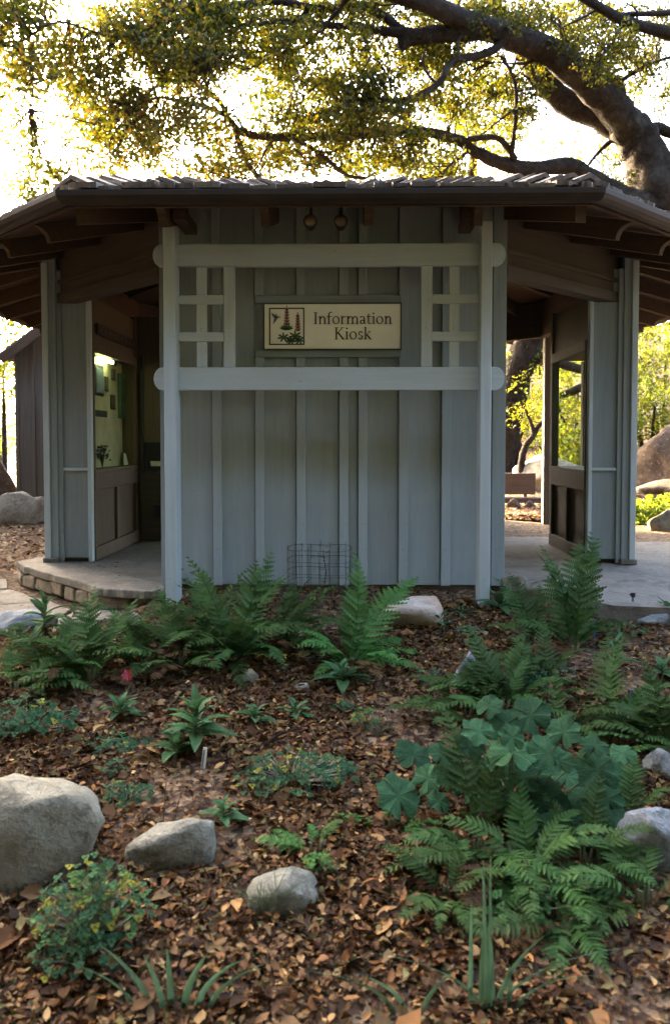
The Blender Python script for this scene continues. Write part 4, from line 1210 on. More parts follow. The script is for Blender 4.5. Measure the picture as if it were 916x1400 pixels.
g = np.random.default_rng(77)
def blob(px, py, rx, ry, d0, d1, n):
    n = int(n * 1.3); a = g.uniform(0, 2 * math.pi, n); r = np.sqrt(g.random(n))
    return [tuple(pt(px + rx * r[i] * math.cos(a[i]), py + ry * r[i] * math.sin(a[i]), g.uniform(d0, d1))) for i in range(n)]
green, gold = [], []
#  left mass, brown gold
gold += blob(190, 90, 120, 95, 8.3, 10.0, 86)
gold += blob(150, 175, 75, 60, 8.6, 10.2, 42)
gold += blob(260, 205, 90, 45, 9.0, 10.8, 44)
green += blob(310, 60, 130, 60, 8.8, 10.0, 62)
green += blob(220, 40, 110, 50, 8.6, 9.8, 40)
green += blob(430, 60, 110, 60, 9.2, 10.6, 40)
green += blob(420, 150, 80, 45, 9.2, 10.4, 40)
green += blob(500, 130, 70, 50, 9.4, 10.6, 34)
green += blob(560, 200, 70, 30, 10.0, 11.0, 20)
gold += blob(370, 215, 55, 30, 9.6, 11.0, 20)
green += blob(440, 200, 60, 30, 10, 11, 18)
green += blob(585, 90, 50, 60, 10.0, 11.2, 20)
green += blob(640, 20, 70, 30, 10, 11.0, 22)
green += blob(700, 15, 70, 25, 10.2, 11.5, 24)
green += blob(810, 60, 55, 40, 10.4, 12.0, 26)
green += blob(850, 100, 50, 30, 11, 12.2, 14)
green += blob(880, 40, 50, 30, 11, 12.2, 12)
green += blob(860, 240, 40, 25, 11.8, 13, 8)
gold += blob(30, 60, 55, 60, 8.0, 9.0, 22)
green += blob(15, 20, 60, 30, 8.0, 9.0, 16)
gold += blob(25, 140, 25, 50, 8.2, 9.0, 10)
green += blob(60, 235, 38, 45, 8.6, 9.8, 10)
gold += blob(130, 60, 60, 60, 8.4, 9.6, 26)
green += blob(725, 110, 40, 50, 10.6, 11.6, 10)
green += blob(620, 100, 60, 60, 10.4, 11.6, 22) + blob(670, 150, 60, 50, 10.8, 12, 22) + blob(560, 60, 70, 40, 10, 11, 20)
green += blob(780, 25, 60, 25, 11, 12.4, 18) + blob(890, 110, 40, 40, 11.8, 13, 12) + blob(530, 230, 60, 22, 10.6, 11.6, 12) + blob(600, 235, 60, 18, 11, 12, 10)
green += blob(470, 15, 90, 22, 9.4, 10.6, 22)
# the crown goes on out of the frame, clumps added for their shade
for k in range(300):
    x, y, z = g.uniform(-5, 8), g.uniform(2.5, 9.0), g.uniform(6.0, 9.5)
    if (z - CAM.z) / (y - CAM.y) < 0.70 and -6 < x < 7 and y > -3 and (z - CAM.z) / (y - CAM.y) < 0.60: continue
    green.append((x, y, z))
gold = np.array(gold); green = np.array(green)
V1, F1, c1 = leaf_cloud(green, 84, 0.23, 0.062, OAK, seed=1, aspect=0.52)
V2, F2, c2 = leaf_cloud(gold, 66, 0.25, 0.060, OAKB, seed=2, aspect=0.52)
Vc = np.concatenate([V1, V2]); Fc = np.concatenate([F1, F2 + len(V1)]); cc = np.concatenate([c1, c2])
o = obj('crown', fast_mesh('crown', Vc - np.array(base), Fc, M['oak_leaf'], cc), oak); o['kind'] = 'stuff'
# twigs that carry the clumps
mb = MB(); rt = random.Random(6)
allc = np.concatenate([green, gold])
for i in range(len(allc)):
    c = allc[i]
    dd = np.linalg.norm(branch_pts - c, axis=1); j = int(dd.argmin())
    if dd[j] > 1.1: continue
    a, b = Vector(c), Vector(branch_pts[j])
    mid = a.lerp(b, 0.5) + Vector((rt.uniform(-.15, .15), rt.uniform(-.15, .15), rt.uniform(-.05, .15))) * min(1, dd[j])
    q = a.lerp(b, 0.2) + Vector((rt.uniform(-.06, .06), rt.uniform(-.06, .06), rt.uniform(-.06, .06)))
    mb.tube([a, q, mid, b], [0.003, 0.005, 0.008, 0.012], 4, caps=False)
    for s_ in range(2):
        e = a + Vector((rt.gauss(0, .14), rt.gauss(0, .14), rt.gauss(0, .10)))
        mb.tube([q, q.lerp(e, .5) + Vector((0, 0, .02)), e], [0.004, 0.003, 0.002], 3, caps=False)
o = mb.build('twigs', M['bark'], oak); o.location = -base; o['kind'] = 'stuff'

# ------------------------------------------------------------------ other trees and shrubs, some added out of view to shape the light
def tree(name, pos, label, limbs, clusters, per, spread, size, pal, seed, cat='tree', group=None, up=0.0, aspect=0.45):
    pos = Vector(pos); r = thing(name, pos, label, cat, group)
    mb = MB()
    for l in limbs: limb(mb, l, 9, 5, 0.2)
    if limbs: mb.build('trunk', M['bark'], r, smooth=True).location = -pos
    V, F, c = leaf_cloud(clusters, per, spread, size, pal, seed=seed, up=up, aspect=aspect)
    o = obj('crown', fast_mesh('crown', V - np.array(pos), F, M['oak_leaf'], c), r); o['kind'] = 'stuff'
    return r
def ball(c, rx, ry, rz, n, seed):
    gg = np.random.default_rng(seed); d = gg.normal(size=(n, 3)); d /= np.linalg.norm(d, axis=1)[:, None]
    return np.array(c) + d * np.array([rx, ry, rz]) * (gg.random(n) ** 0.45)[:, None]
LIGHT = [(0.065, 0.09, 0.015), (0.10, 0.12, 0.018), (0.045, 0.07, 0.018), (0.13, 0.13, 0.024)]
DARKG = [(0.05, 0.085, 0.025), (0.07, 0.11, 0.03), (0.06, 0.09, 0.035)]
# leaning oak whose trunk shows through the right doorway
p = pt(668, 690, 14.0); p.z = gz(p.x, p.y)
tree('leaning_oak', p, 'leaning oak with thick brown trunk seen through the right doorway', [
    [(p + Vector((0.1, 0, -0.2)), 0.30), (pt(688, 600, 14), 0.25), (pt(700, 530, 14), 0.27), (pt(716, 480, 14), 0.27), (pt(735, 420, 14), 0.24), (pt(760, 340, 14), 0.2)],
    [(pt(716, 485, 14), 0.12), (pt(760, 495, 13.8), 0.09), (pt(800, 505, 13.5), 0.07), (pt(850, 495, 13.3), 0.05)],
    [(p + Vector((0.2, 0, -0.1)), 0.2), (pt(706, 640, 14.1), 0.17), (pt(694, 590, 14.1), 0.15)],
    [(pt(745, 548, 13.6), 0.03), (pt(775, 538, 13.5), 0.06), (pt(810, 522, 13.4), 0.07), (pt(850, 500, 13.3), 0.06)]],
    np.concatenate([ball(pt(700, 492, 14), 0.6, 0.7, 0.35, 12, 1), ball(pt(780, 480, 14.5), 1.1, 1.0, 0.5, 22, 2), ball(pt(640, 330, 16), 1.7, 1.5, 1.3, 40, 3), ball(pt(690, 200, 18), 2.2, 1.5, 2.2, 46, 31)]), 60, 0.30, 0.075, LIGHT, 3)
py_ = pt(610, 640, 20); py_.z = gz(py_.x, py_.y)
tree('pale_oak', py_, 'pale yellow oak crown showing through the big limbs', [[(py_ + Vector((0, 0, -.2)), .3), (pt(615, 450, 20), .24), (pt(640, 300, 19.5), .15), (pt(650, 160, 19), .05)]],
    np.concatenate([ball(pt(640, 150, 18.5), 1.1, 1.0, 1.3, 30, 701), ball(pt(690, 190, 18.5), 0.9, 1.0, 0.9, 20, 702), ball(pt(560, 210, 18.5), 1.1, 1.0, 0.6, 20, 703), ball(pt(790, 215, 19), 0.9, 1.0, 0.6, 12, 704), ball(pt(480, 170, 19), 1.2, 1, 1.0, 20, 705)]), 60, 0.36, 0.10, [(0.15, 0.14, 0.03), (0.18, 0.16, 0.035), (0.11, 0.115, 0.03)], 77)
# small crooked tree in front of it
p2 = pt(718, 680, 13.2); p2.z = gz(p2.x, p2.y)
tree('crooked_sapling', p2, 'slim crooked sapling forking behind the bench', [
    [(p2 + Vector((0, 0, -.1)), 0.07), (pt(712, 640, 13.2), 0.055), (pt(718, 610, 13.2), 0.05), (pt(729, 595, 13.2), 0.045), (pt(726, 580, 13.2), 0.03), (pt(716, 555, 13.2), 0.02)],
    [(pt(729, 596, 13.2), 0.04), (pt(738, 580, 13.2), 0.035), (pt(755, 572, 13.2), 0.02)]],
    np.concatenate([ball(pt(715, 550, 13.3), 0.5, 0.4, 0.4, 8, 4), ball(pt(760, 560, 13.3), 0.5, 0.4, 0.4, 8, 41)]), 40, 0.22, 0.06, LIGHT, 5)
# sunlit thicket behind the kiosk on the right
shr = [(700, 575, 16.5, 1.0, 0.9, 0, 40, 'sunlit yellow green shrub behind the crooked sapling'), (740, 620, 17, 1.1, 1.0, 0, 40, 'low bright shrub behind the bench boulder'),
       (790, 545, 15.5, 1.2, 1.1, 0, 46, 'tall leafy shrub seen through the glass case'), (775, 625, 14.6, 0.7, 0.55, 1, 34, 'dense green shrub low behind the glass case'),
       (830, 600, 15.5, 1.1, 1.2, 0, 40, 'green shrub hidden partly by the right end wall'), (895, 560, 14.5, 0.9, 0.75, 1, 36, 'leafy green shrub just above the huge boulder'),
       (910, 500, 16.5, 1.3, 1.3, 0, 44, 'tangled brown green shrub under the right eave'), (980, 560, 14.5, 1.1, 1.0, 1, 36, 'green shrub at the right frame edge behind the boulder'),
       (640, 600, 18, 1.6, 1.6, 0, 40, 'bushy shrub far behind the front wall'),
       (800, 490, 17.5, 1.5, 1.3, 0, 50, 'highest leafy shrub seen through the glass case'), (560, 600, 17.5, 1.3, 1.2, 0, 40, 'added leafy shrub hidden straight behind the kiosk'), (470, 610, 18.5, 1.3, 1.2, 0, 40, 'added wide shrub hidden behind the back of the kiosk')]  # last two are added unseen, greenery for the case glass to mirror
for k, (a, b, d, rx, rz, ty, n, lab) in enumerate(shr):
    c = pt(a, b, d); q = Vector((c.x, c.y, gz(c.x, c.y)))
    st = [[(q + Vector((0.1 * i, 0, -.1)), 0.05), (q.lerp(c, .5) + Vector((.2 * i, .1, 0)), 0.035), (c + Vector((.5 * i, 0, .2)), 0.015)] for i in (-1, 0, 1)]
    tree('shrub', q, lab, st, ball(c, rx, rx, rz, n, 60 + k), 56, 0.28, 0.085, LIGHT if ty == 0 else DARKG + LIGHT, 80 + k, 'shrub', 'shrubs behind the kiosk')
# pale wood on the hillside far behind
cl_ = np.concatenate([ball((x_, y_, gz(x_, y_) + 1.6), 2.4, 2.0, 2.0, 26, int(100 + k)) for k, (x_, y_) in enumerate([(4, 20), (8, 19), (12, 18), (6.5, 24), (11, 25), (1.5, 23), (16, 22), (9, 31), (15, 30), (3, 31), (-2, 27), (21, 27)])])
Vh, Fh, ch = leaf_cloud(cl_, 44, 0.7, 0.20, LIGHT + [(0.14, 0.13, 0.05)], seed=7)
hw_ = obj('hillside_wood', fast_mesh('hillside_wood', Vh, Fh, M['oak_leaf'], ch)); tag(hw_, 'pale sunlit wood on the hillside behind the kiosk', 'wood', kind='stuff')
# sunlit low plants beside the right paving
for k, (a, b, d, lab) in enumerate(((888, 706, 9.6, 'bright yellow green ground plant beside the sunlit stone'), (925, 690, 10.1, 'bright leafy plant at the right frame edge under boulders'))):
    c = pt(a, b, d); q = Vector((c.x, c.y, gz(c.x, c.y)))
    tree('leafy_plant', q, lab, [[(q, 0.012), (q.lerp(c, .5), 0.01), (c, 0.006)]], ball(c, 0.42, 0.3, 0.17, 30, 200 + k), 26, 0.12, 0.075, [(0.16, 0.20, 0.03), (0.12, 0.18, 0.04), (0.10, 0.15, 0.03)], 210 + k, 'plant', up=1.5, aspect=0.7)
# greenery left of the shed
for k, (a, b, d, rx, rz, lab) in enumerate(((5, 505, 17, 0.8, 0.9, 'green tree left of the shed roof'), (0, 590, 22, 1.6, 1.4, 'bluish green bushes far left of the shed'), (-60, 560, 18, 1.5, 1.6, 'dark shrub at the left frame edge behind the shed'))):
    c = pt(a, b, d); q = Vector((c.x, c.y, gz(c.x, c.y)))
    tree('shrub', q, lab, [[(q, 0.06), (q.lerp(c, .5), 0.05), (c, 0.02)]], ball(c, rx, rx, rz, 46, 220 + k), 56, 0.3, 0.085, LIGHT if k != 1 else [(0.07, 0.13, 0.09), (0.09, 0.16, 0.11)], 230 + k, 'shrub', 'shrubs behind the shed')
# unseen trees added on the left to keep the bed in shade
for k, (x_, y_, h_) in enumerate(((-9.5, 8.5, 4.2), (-7.8, 5.0, 3.6), (-12.5, 11.0, 5.0), (-6.8, 2.0, 3.4), (-9.5, 5.5, 5.0), (-7.6, 8.2, 3.0))):
    q = Vector((x_, y_, gz(x_, y_)))
    tree('oak_tree', q, ['added unseen oak beyond the left frame edge behind the shed', 'added unseen round oak beyond the left frame edge beside the path', 'added unseen tall oak farthest beyond the left frame edge', 'added unseen young oak beyond the left frame edge near the step', 'added unseen broad oak beyond the left frame edge in the middle', 'added unseen low oak just outside the frame left of the shed'][k],
         [[(q + Vector((0, 0, -.2)), 0.3), (q + Vector((.1, 0, 1.5)), 0.22), (q + Vector((0, .1, h_)), 0.12), (q + Vector((0, 0, h_ + 1.4)), 0.04)]],
         ball((x_, y_, 2.7), 2.2, 2.2, 2.4, 260, 300 + k), 60, 0.5, 0.13, OAK, 310 + k, group='added shading oaks beyond the left frame edge')

# unseen wood behind the viewer, added to close off the low sky
for k, (x_, y_, h_, w_) in enumerate(((-12, -10.5, 14, 4.6), (-5, -13, 17, 4.8), (3, -12.5, 17, 4.8), (11, -11, 15, 4.6), (-15, -3.5, 10, 4.2), (-1, -19, 17, 5), (8, -18, 17, 5), (-10, -17, 16, 5))):
    q = Vector((x_, y_, gz(x_, y_)))
    tree('oak_tree', q, ['added unseen oak behind the viewer, far to the left', 'added unseen oak behind the viewer, left of the middle', 'added unseen oak behind the viewer, right of the middle', 'added unseen oak behind the viewer, far to the right', 'added unseen oak beyond the left frame edge beside the bed', 'added unseen oak in the second row behind the viewer, middle', 'added unseen oak in the second row behind the viewer, right', 'added unseen oak in the second row behind the viewer, left'][k],
         [[(q + Vector((0, 0, -.2)), 0.4), (q + Vector((.2, 0, 2)), 0.3), (q + Vector((0, .3, h_ * .6)), 0.2), (q + Vector((0, 0, h_)), 0.06)]],
         ball((x_, y_, h_ * 0.55), w_, w_ * .7, h_ * 0.55, 290, 400 + k), 30, 1.0, 0.55, [(0.028, 0.040, 0.014), (0.045, 0.055, 0.018), (0.036, 0.036, 0.018)], 420 + k, group='added shading oaks behind the viewer')

for k, (x_, y_) in enumerate(((-6.2, -2.6), (-8.6, -0.2), (-9.4, -5.4), (-6.0, -7.2), (-12.5, -1.5))):  # unseen oaks added on the left to shade the front ground
    q = Vector((x_, y_, gz(x_, y_)))
    tree('oak_tree', q, ['added unseen oak nearest on the left of the viewer', 'added unseen leafy oak left of the path, out of frame', 'added unseen leafy oak left behind the viewer', 'added unseen low oak close behind the viewer on the left', 'added unseen leafy oak farthest left of the bed'][k],
         [[(q + Vector((0, 0, -.2)), 0.28), (q + Vector((.1, 0, 1.5)), 0.2), (q + Vector((0, .1, 3.5)), 0.1), (q + Vector((0, 0, 5.2)), 0.03)]],
         ball((x_, y_, 3.4), 2.3, 2.3, 2.6, 190, 500 + k), 36, 0.6, 0.24, [(0.035, 0.05, 0.016), (0.05, 0.065, 0.02)], 510 + k, group='added shading oaks left of the viewer')
for k, (x_, y_, h_, w_) in enumerate(((14.5, -6.0, 11.0, 4.4), (17, 1.0, 9.5, 4.2))):  # unseen oaks added on the right to cut the low light
    q = Vector((x_, y_, gz(x_, y_)))
    tree('oak_tree', q, ['added unseen round oak well beyond the right frame edge', 'added unseen oak beyond the right frame edge beside the paving'][k],
         [[(q + Vector((0, 0, -.2)), 0.35), (q + Vector((.2, 0, h_ * .3)), 0.25), (q + Vector((0, 0, h_ * .9)), 0.06)]],
         ball((x_, y_, h_ * 0.5), w_, w_ * .8, h_ * 0.5, 180, 540 + k), 30, 0.8, 0.42, [(0.028, 0.040, 0.014), (0.045, 0.055, 0.018)], 550 + k, group='added shading oaks beyond the right frame edge')
q = Vector((3.6, -9.0, gz(3.6, -9.0)))  # oak added out of view; its crown darkens the near bed
tree('oak_tree', q, 'added unseen oak whose crown shades the front of the bed',
     [[(q + Vector((0, 0, -.2)), 0.35), (q + Vector((-.3, .3, 2.5)), 0.28), (q + Vector((-1.2, 1.8, 4.6)), 0.2), (Vector((0.8, -4.9, 4.9)), 0.08)]],
     ball((0.3, -4.7, 4.9), 3.4, 1.3, 0.8, 110, 560), 32, 0.55, 0.26, [(0.028, 0.040, 0.014), (0.045, 0.055, 0.018)], 561, group='added shading oaks behind the viewer')
gu = np.random.default_rng(61); ang_ = gu.uniform(R(195), R(345), 520); ru = gu.uniform(6.2, 10.5, 520)  # undergrowth added out of view to block low light from the front
cu_ = np.stack([ru * 1.15 * np.cos(ang_), -1.5 + ru * np.sin(ang_), gu.uniform(-0.6, 3.4, 520)], 1)
Vu, Fu, cu2 = leaf_cloud(cu_, 24, 0.8, 0.34, [(0.035, 0.05, 0.016), (0.05, 0.065, 0.02)], seed=62)
ug = obj('undergrowth', fast_mesh('undergrowth', Vu, Fu, M['oak_leaf'], cu2)); tag(ug, 'added unseen dark undergrowth behind the viewer', 'undergrowth', kind='stuff')

# ------------------------------------------------------------------ ferns
def frond_mesh(seed, e0, e1, wid, mat, npair=17, dead=False, sag=0.12):
    r_ = random.Random(seed); mb = MB()
    N = npair; P = []; pos = Vector((0, 0, 0)); ns = 40
    for i in range(ns + 1):
        t = i / ns; P.append(pos.copy())
        e = R(e0 + (e1 - e0) * t ** 1.25)
        pos = pos + Vector((math.cos(e), 0.0, math.sin(e))) / ns
    side = r_.uniform(-.12, .12)
    P = [Vector((p.x, side * (i / ns) ** 2, p.z)) for i, p in enumerate(P)]
    mb.tube(P[::4], [0.0065 * (1 - 0.8 * i / ns) for i in range(0, ns + 1, 4)], 3, caps=False)
    for k in range(N):
        t = 0.14 + 0.85 * (k + 0.5) / N
        f = t * ns; i = int(f); b = P[i].lerp(P[min(i + 1, ns)], f - i)
        tan = (P[min(i + 1, ns)] - P[max(i - 1, 0)]).normalized()
        s = (t - 0.14) / 0.86
        l = wid * (min(1, (s + 0.12) * 2.6) ** 0.8) * (1 - s ** 1.7) ** 0.9 + 0.008
        for sg_ in (-1, 1):
            if r_.random() < 0.05: continue
            ll = l * (r_.uniform(0.82, 1.12) if r_.random() > 0.1 else r_.uniform(0.4, 0.8))
            lat = Vector((0, sg_, 0)); lat = (lat - tan * lat.dot(tan)).normalized()
            nor = tan.cross(lat).normalized()
            if nor.z < 0: nor = -nor
            dr = (lat * 0.93 + tan * (0.30 + 0.3 * s)).normalized()
            w = min(0.5 * 0.86 / N * 1.15, ll * 0.33)
            tw = r_.uniform(-.5, .5)
            q = dr.cross(nor).normalized(); q = (q * math.cos(tw) + nor * math.sin(tw))
            T = 6 if ll > 0.07 else 4
            mid = []
            for m_ in range(T + 1):
                u = m_ / T
                mid.append(b + dr * ll * u - nor * sag * ll * u * u + tan * ll * 0.12 * u * u)
            L1, R1 = [], []
            for m_ in range(T):
                u = (m_ + 0.5) / T; ww = w * (1 - u ** 1.8) ** 0.7 + 0.0015
                a_, b_ = mid[m_], mid[m_ + 1]; o1 = a_.lerp(b_, 0.8); i0 = a_.lerp(b_, 0.05)
                wb = ww * 0.62
                mb.add([a_, b_, o1 + q * ww + nor * ww * 0.2, i0 + q * wb + nor * wb * 0.15, o1 - q * ww + nor * ww * 0.2, i0 - q * wb + nor * wb * 0.15], [(0, 1, 2, 3), (0, 5, 4, 1)])
    return mb.mesh('frond', mat)
FR = {}
for mk in ('fern', 'fern_bright', 'fern_dead'):
    FR[mk] = {'up': [frond_mesh(10 + k, 80 - 3 * k, 40 - 8 * k, 0.19, M[mk]) for k in range(4)],
              'arch': [frond_mesh(20 + k, 68 - 4 * k, -25 - 8 * k, 0.19, M[mk]) for k in range(4)],
              'low': [frond_mesh(30 + k, 38 - 4 * k, -22 - 6 * k, 0.20, M[mk]) for k in range(4)]}
def fern(px, py, size, label, fronds, mat='fern', seed=0, n_dead=0, where=None):
    """fronds: list of (kind, azimuth degrees: 0 right, 90 away, 180 left, 270 to the viewer, length)"""
    p = on_ground(px, py) if where is None else Vector(where)
    r_ = random.Random(seed * 7 + 1)
    root = thing('fern', p, label, 'fern', 'ferns of the bed')
    mb = MB()
    for k in range(7):
        a = r_.uniform(0, 6.28); mb.tube([(0.012 * math.cos(a), 0.012 * math.sin(a), -0.03), (0.016 * math.cos(a), 0.016 * math.sin(a), 0.02), (0.02 * math.cos(a), 0.02 * math.sin(a), 0.05)], [0.007, 0.006, 0.003], 5)
    mb.build('crown_base', M['stem'], root)
    if isinstance(fronds, int):
        fronds = [(('up', 'arch', 'arch', 'low')[r_.randrange(4)], 360 * k / fronds + r_.uniform(-18, 18), r_.uniform(0.75, 1.1)) for k in range(fronds)]
    fronds = list(fronds)
    for f in list(fronds):
        if r_.random() < 0.6: fronds.append((f[0] if r_.random() < .5 else ('arch', 'low')[r_.randrange(2)], f[1] + r_.uniform(-35, 35), f[2] * r_.uniform(0.55, 1.0)) + tuple(f[3:]))
    if r_.random() < 0.6: fronds.append(('low', r_.uniform(150, 390), 0.8, 'fern_dead'))
    for k in range(n_dead): fronds.append(('low', r_.uniform(180, 360), 0.7, 'fern_dead'))
    for f in fronds:
        kind, az, ln = f[:3]; mm = f[3] if len(f) > 3 else mat
        o = obj('frond', FR[mm][kind][r_.randrange(4)], root)
        s = ln * size * 1.12
        o.location = (0.02 * math.cos(R(az)), 0.02 * math.sin(R(az)), 0.0)
        o.rotation_euler = (r_.uniform(-.35, .35), r_.uniform(-.15, .15), R(az))
        o.scale = (s, s * r_.uniform(0.9, 1.12), s)
    return root
fern(318, 905, 0.52, 'large fern clump against the wall left of the wire cage', [('up', 100, 1.0), ('up', 150, 1.02), ('up', 40, 0.95), ('up', 200, 0.9), ('up', 70, 1.05), ('arch', 0, 0.9), ('arch', 180, 0.9), ('arch', 230, 0.8), ('arch', 300, 0.85), ('arch', 330, 0.9), ('up', 20, 0.9), ('arch', 260, 0.7), ('up', 280, 0.8), ('up', 120, 0.9)], seed=1, n_dead=1)
fern(375, 893, 0.46, 'fern with raised fronds just left of the wire cage', [('up', 30, 0.95), ('up', 70, 0.8), ('arch', 10, 0.9), ('arch', 330, 0.9), ('up', 350, 0.95), ('arch', 210, 0.7), ('up', 150, 0.8)], seed=2, n_dead=2)
fern(478, 915, 0.50, 'bright fern with two tall upright fronds before the wall', [('up', 90, 0.95), ('up', 58, 1.2), ('up', 118, 1.15), ('up', 66, 0.9), ('arch', 190, 0.75), ('arch', 215, 0.72), ('low', 20, 0.8), ('low', 345, 0.7), ('low', 60, 0.6), ('arch', 160, 0.7), ('arch', 330, 0.6), ('low', 240, 0.6)], 'fern_bright', 3)
fern(250, 912, 0.46, 'spreading fern at the foot of the left trellis post', [('up', 80, 0.9), ('arch', 180, 0.9), ('arch', 150, 0.95), ('low', 225, 0.95), ('low', 250, 0.8), ('low', 310, 0.75), ('arch', 20, 0.8), ('up', 130, 0.9), ('arch', 345, 0.7), ('low', 200, 0.9), ('up', 40, 0.8)], seed=4, n_dead=1)
fern(195, 915, 0.42, 'fern between the cream path stone and the trellis post', [('up', 70, 0.9), ('up', 110, 0.9), ('arch', 170, 0.9), ('arch', 10, 0.9), ('up', 150, 0.9), ('low', 280, 0.7), ('arch', 220, 0.8)], seed=5)
fern(125, 932, 0.44, 'fern with brown tinged fronds below the left path', [('up', 75, 1.0), ('up', 45, 1.0), ('arch', 170, 0.95), ('arch', 150, 0.9), ('up', 100, 0.9), ('arch', 200, 1.0), ('low', 230, 0.8), ('arch', 340, 0.8)], seed=6, n_dead=2)
fern(20, 950, 0.40, 'low fern at the left frame edge', [('arch', 10, 0.9), ('low', 350, 0.9), ('arch', 60, 0.8), ('arch', 120, 0.8), ('low', 180, 0.8), ('low', 20, 1.0)], seed=7, n_dead=2)
fern(785, 895, 0.60, 'tall upright fern in front of the right doorway', [('up', 60, 1.05), ('up', 45, 0.95), ('up', 95, 1.0), ('up', 125, 0.9), ('up', 150, 0.85), ('up', 75, 0.9), ('arch', 180, 0.7), ('arch', 30, 0.7), ('up', 110, 0.75)], seed=8)
fern(735, 890, 0.42, 'fern with pale upright fronds left of the tall right fern', [('up', 100, 0.95), ('up', 135, 0.95), ('up', 75, 0.85), ('arch', 170, 0.7), ('arch', 30, 0.6)], seed=9)
fern(690, 975, 0.40, 'dense dark fern behind the round leaved plant', [('arch', 160, 0.95), ('arch', 190, 0.95), ('up', 120, 0.95), ('up', 80, 0.9), ('arch', 40, 0.9), ('low', 210, 0.95), ('arch', 0, 0.9), ('low', 330, 0.8), ('low', 180, 0.9), ('up', 150, 0.8), ('up', 50, 0.9)], seed=10)
fern(765, 1000, 0.30, 'fern leaning over the round leaved plant', [('arch', 120, 0.9), ('arch', 330, 1.0), ('arch', 350, 0.9), ('up', 60, 0.8), ('arch', 200, 0.8), ('low', 300, 0.8)], seed=11)
fern(835, 1015, 0.44, 'long narrow fern frond clump near the right frame edge', [('up', 55, 1.0), ('up', 35, 0.9), ('arch', 30, 0.95), ('arch', 345, 0.9), ('low', 10, 1.1), ('low', 330, 0.9)], seed=12)
fern(915, 1035, 0.40, 'bushy fern cut by the right frame edge', [('arch', 170, 0.95), ('arch', 130, 0.95), ('up', 100, 0.9), ('low', 190, 0.9), ('low', 230, 0.8), ('arch', 60, 0.8)], 'fern', 13)
fern(655, 1172, 0.44, 'fern with upright yellow green frond between round leaves', [('up', 110, 1.05), ('up', 95, 0.8), ('low', 195, 0.8), ('low', 230, 0.7), ('arch', 180, 0.6), ('low', 320, 0.7)], seed=14)
fern(722, 1200, 0.36, 'broad low fern at the front of the right planting', [('arch', 80, 0.9), ('up', 95, 0.85), ('arch', 30, 0.9), ('low', 200, 0.9), ('low', 225, 0.9), ('low', 262, 0.85), ('low', 300, 0.9), ('arch', 340, 0.9), ('arch', 150, 0.9), ('low', 245, 0.8), ('low', 180, 0.8)], seed=15)
fern(800, 1185, 0.28, 'fern with raised frond in front of blue grey stone', [('up', 70, 1.0), ('arch', 20, 0.9), ('arch', 350, 0.9), ('low', 300, 0.9), ('low', 250, 0.8), ('up', 110, 0.8), ('arch', 160, 0.8)], seed=16)
fern(880, 1238, 0.36, 'sprawling fern low at the right frame edge', [('low', 180, 1.0), ('low', 160, 0.9), ('arch', 120, 0.9), ('low', 220, 0.8), ('arch', 60, 0.8), ('low', 200, 0.9), ('low', 20, 0.8), ('arch', 90, 0.9)], seed=17)
fern(432, 1172, 0.20, 'small bright fern left of the round leaved plant', [('low', 175, 0.9), ('low', 150, 0.8), ('arch', 60, 0.8), ('low', 270, 0.7), ('arch', 300, 0.7), ('low', 30, 0.6), ('arch', 110, 0.6)], 'fern_bright', 18)
fern(532, 1140, 0.20, 'tiny bright fern in front of the left round leaves', [('low', 175, 0.9), ('low', 160, 0.8), ('low', 10, 0.9), ('low', 350, 0.8), ('arch', 80, 0.6)], 'fern_bright', 19)
fern(905, 975, 0.14, 'smallest bright fern at right frame edge by blue tag', [('arch', 90, 0.9), ('arch', 180, 0.9), ('low', 220, 0.8), ('low', 270, 0.8), ('arch', 0, 0.8)], 'fern_bright', 20)

fern(70, 925, 0.42, 'fern in front of the tall leafy plant at the left path', [('up', 100, 0.9), ('arch', 170, 0.9), ('arch', 20, 0.9), ('low', 220, 0.8), ('arch', 130, 0.9), ('low', 330, 0.8)], seed=31, n_dead=1)
fern(285, 885, 0.46, 'tall fern directly beside the left trellis post', [('up', 95, 1.0), ('up', 60, 0.95), ('up', 130, 0.9), ('arch', 180, 0.8), ('arch', 330, 0.8), ('arch', 250, 0.7)], seed=32)
fern(405, 880, 0.34, 'small fern at the foot of the wire cage', [('arch', 20, 0.9), ('up', 80, 0.9), ('arch', 160, 0.8), ('low', 300, 0.8)], seed=33, n_dead=1)
fern(640, 985, 0.34, 'low dark fern below the pale pointed stone', [('low', 190, 1.0), ('arch', 150, 0.9), ('low', 230, 0.8), ('up', 90, 0.9), ('arch', 30, 0.8)], seed=34)
fern(745, 950, 0.36, 'feathery fern behind the leaning one', [('up', 90, 0.9), ('arch', 150, 0.9), ('arch', 30, 0.9), ('low', 200, 0.8), ('up', 120, 0.8), ('low', 330, 0.8)], seed=35)
fern(862, 1140, 0.26, 'fern between round leaves and the right frame edge', [('up', 80, 1.0), ('arch', 140, 0.9), ('arch', 200, 0.8), ('low', 250, 0.8), ('arch', 20, 0.9)], seed=36)
fern(615, 1235, 0.27, 'low fern at the left front of the right planting', [('low', 180, 0.9), ('arch', 140, 0.9), ('low', 230, 0.9), ('arch', 60, 0.8), ('low', 290, 0.8)], seed=37)
fern(770, 1262, 0.28, 'front most fern of the right planting', [('low', 215, 1.0), ('low', 250, 0.9), ('low', 290, 0.8), ('arch', 100, 0.9), ('arch', 30, 0.9), ('arch', 160, 0.8)], seed=38)

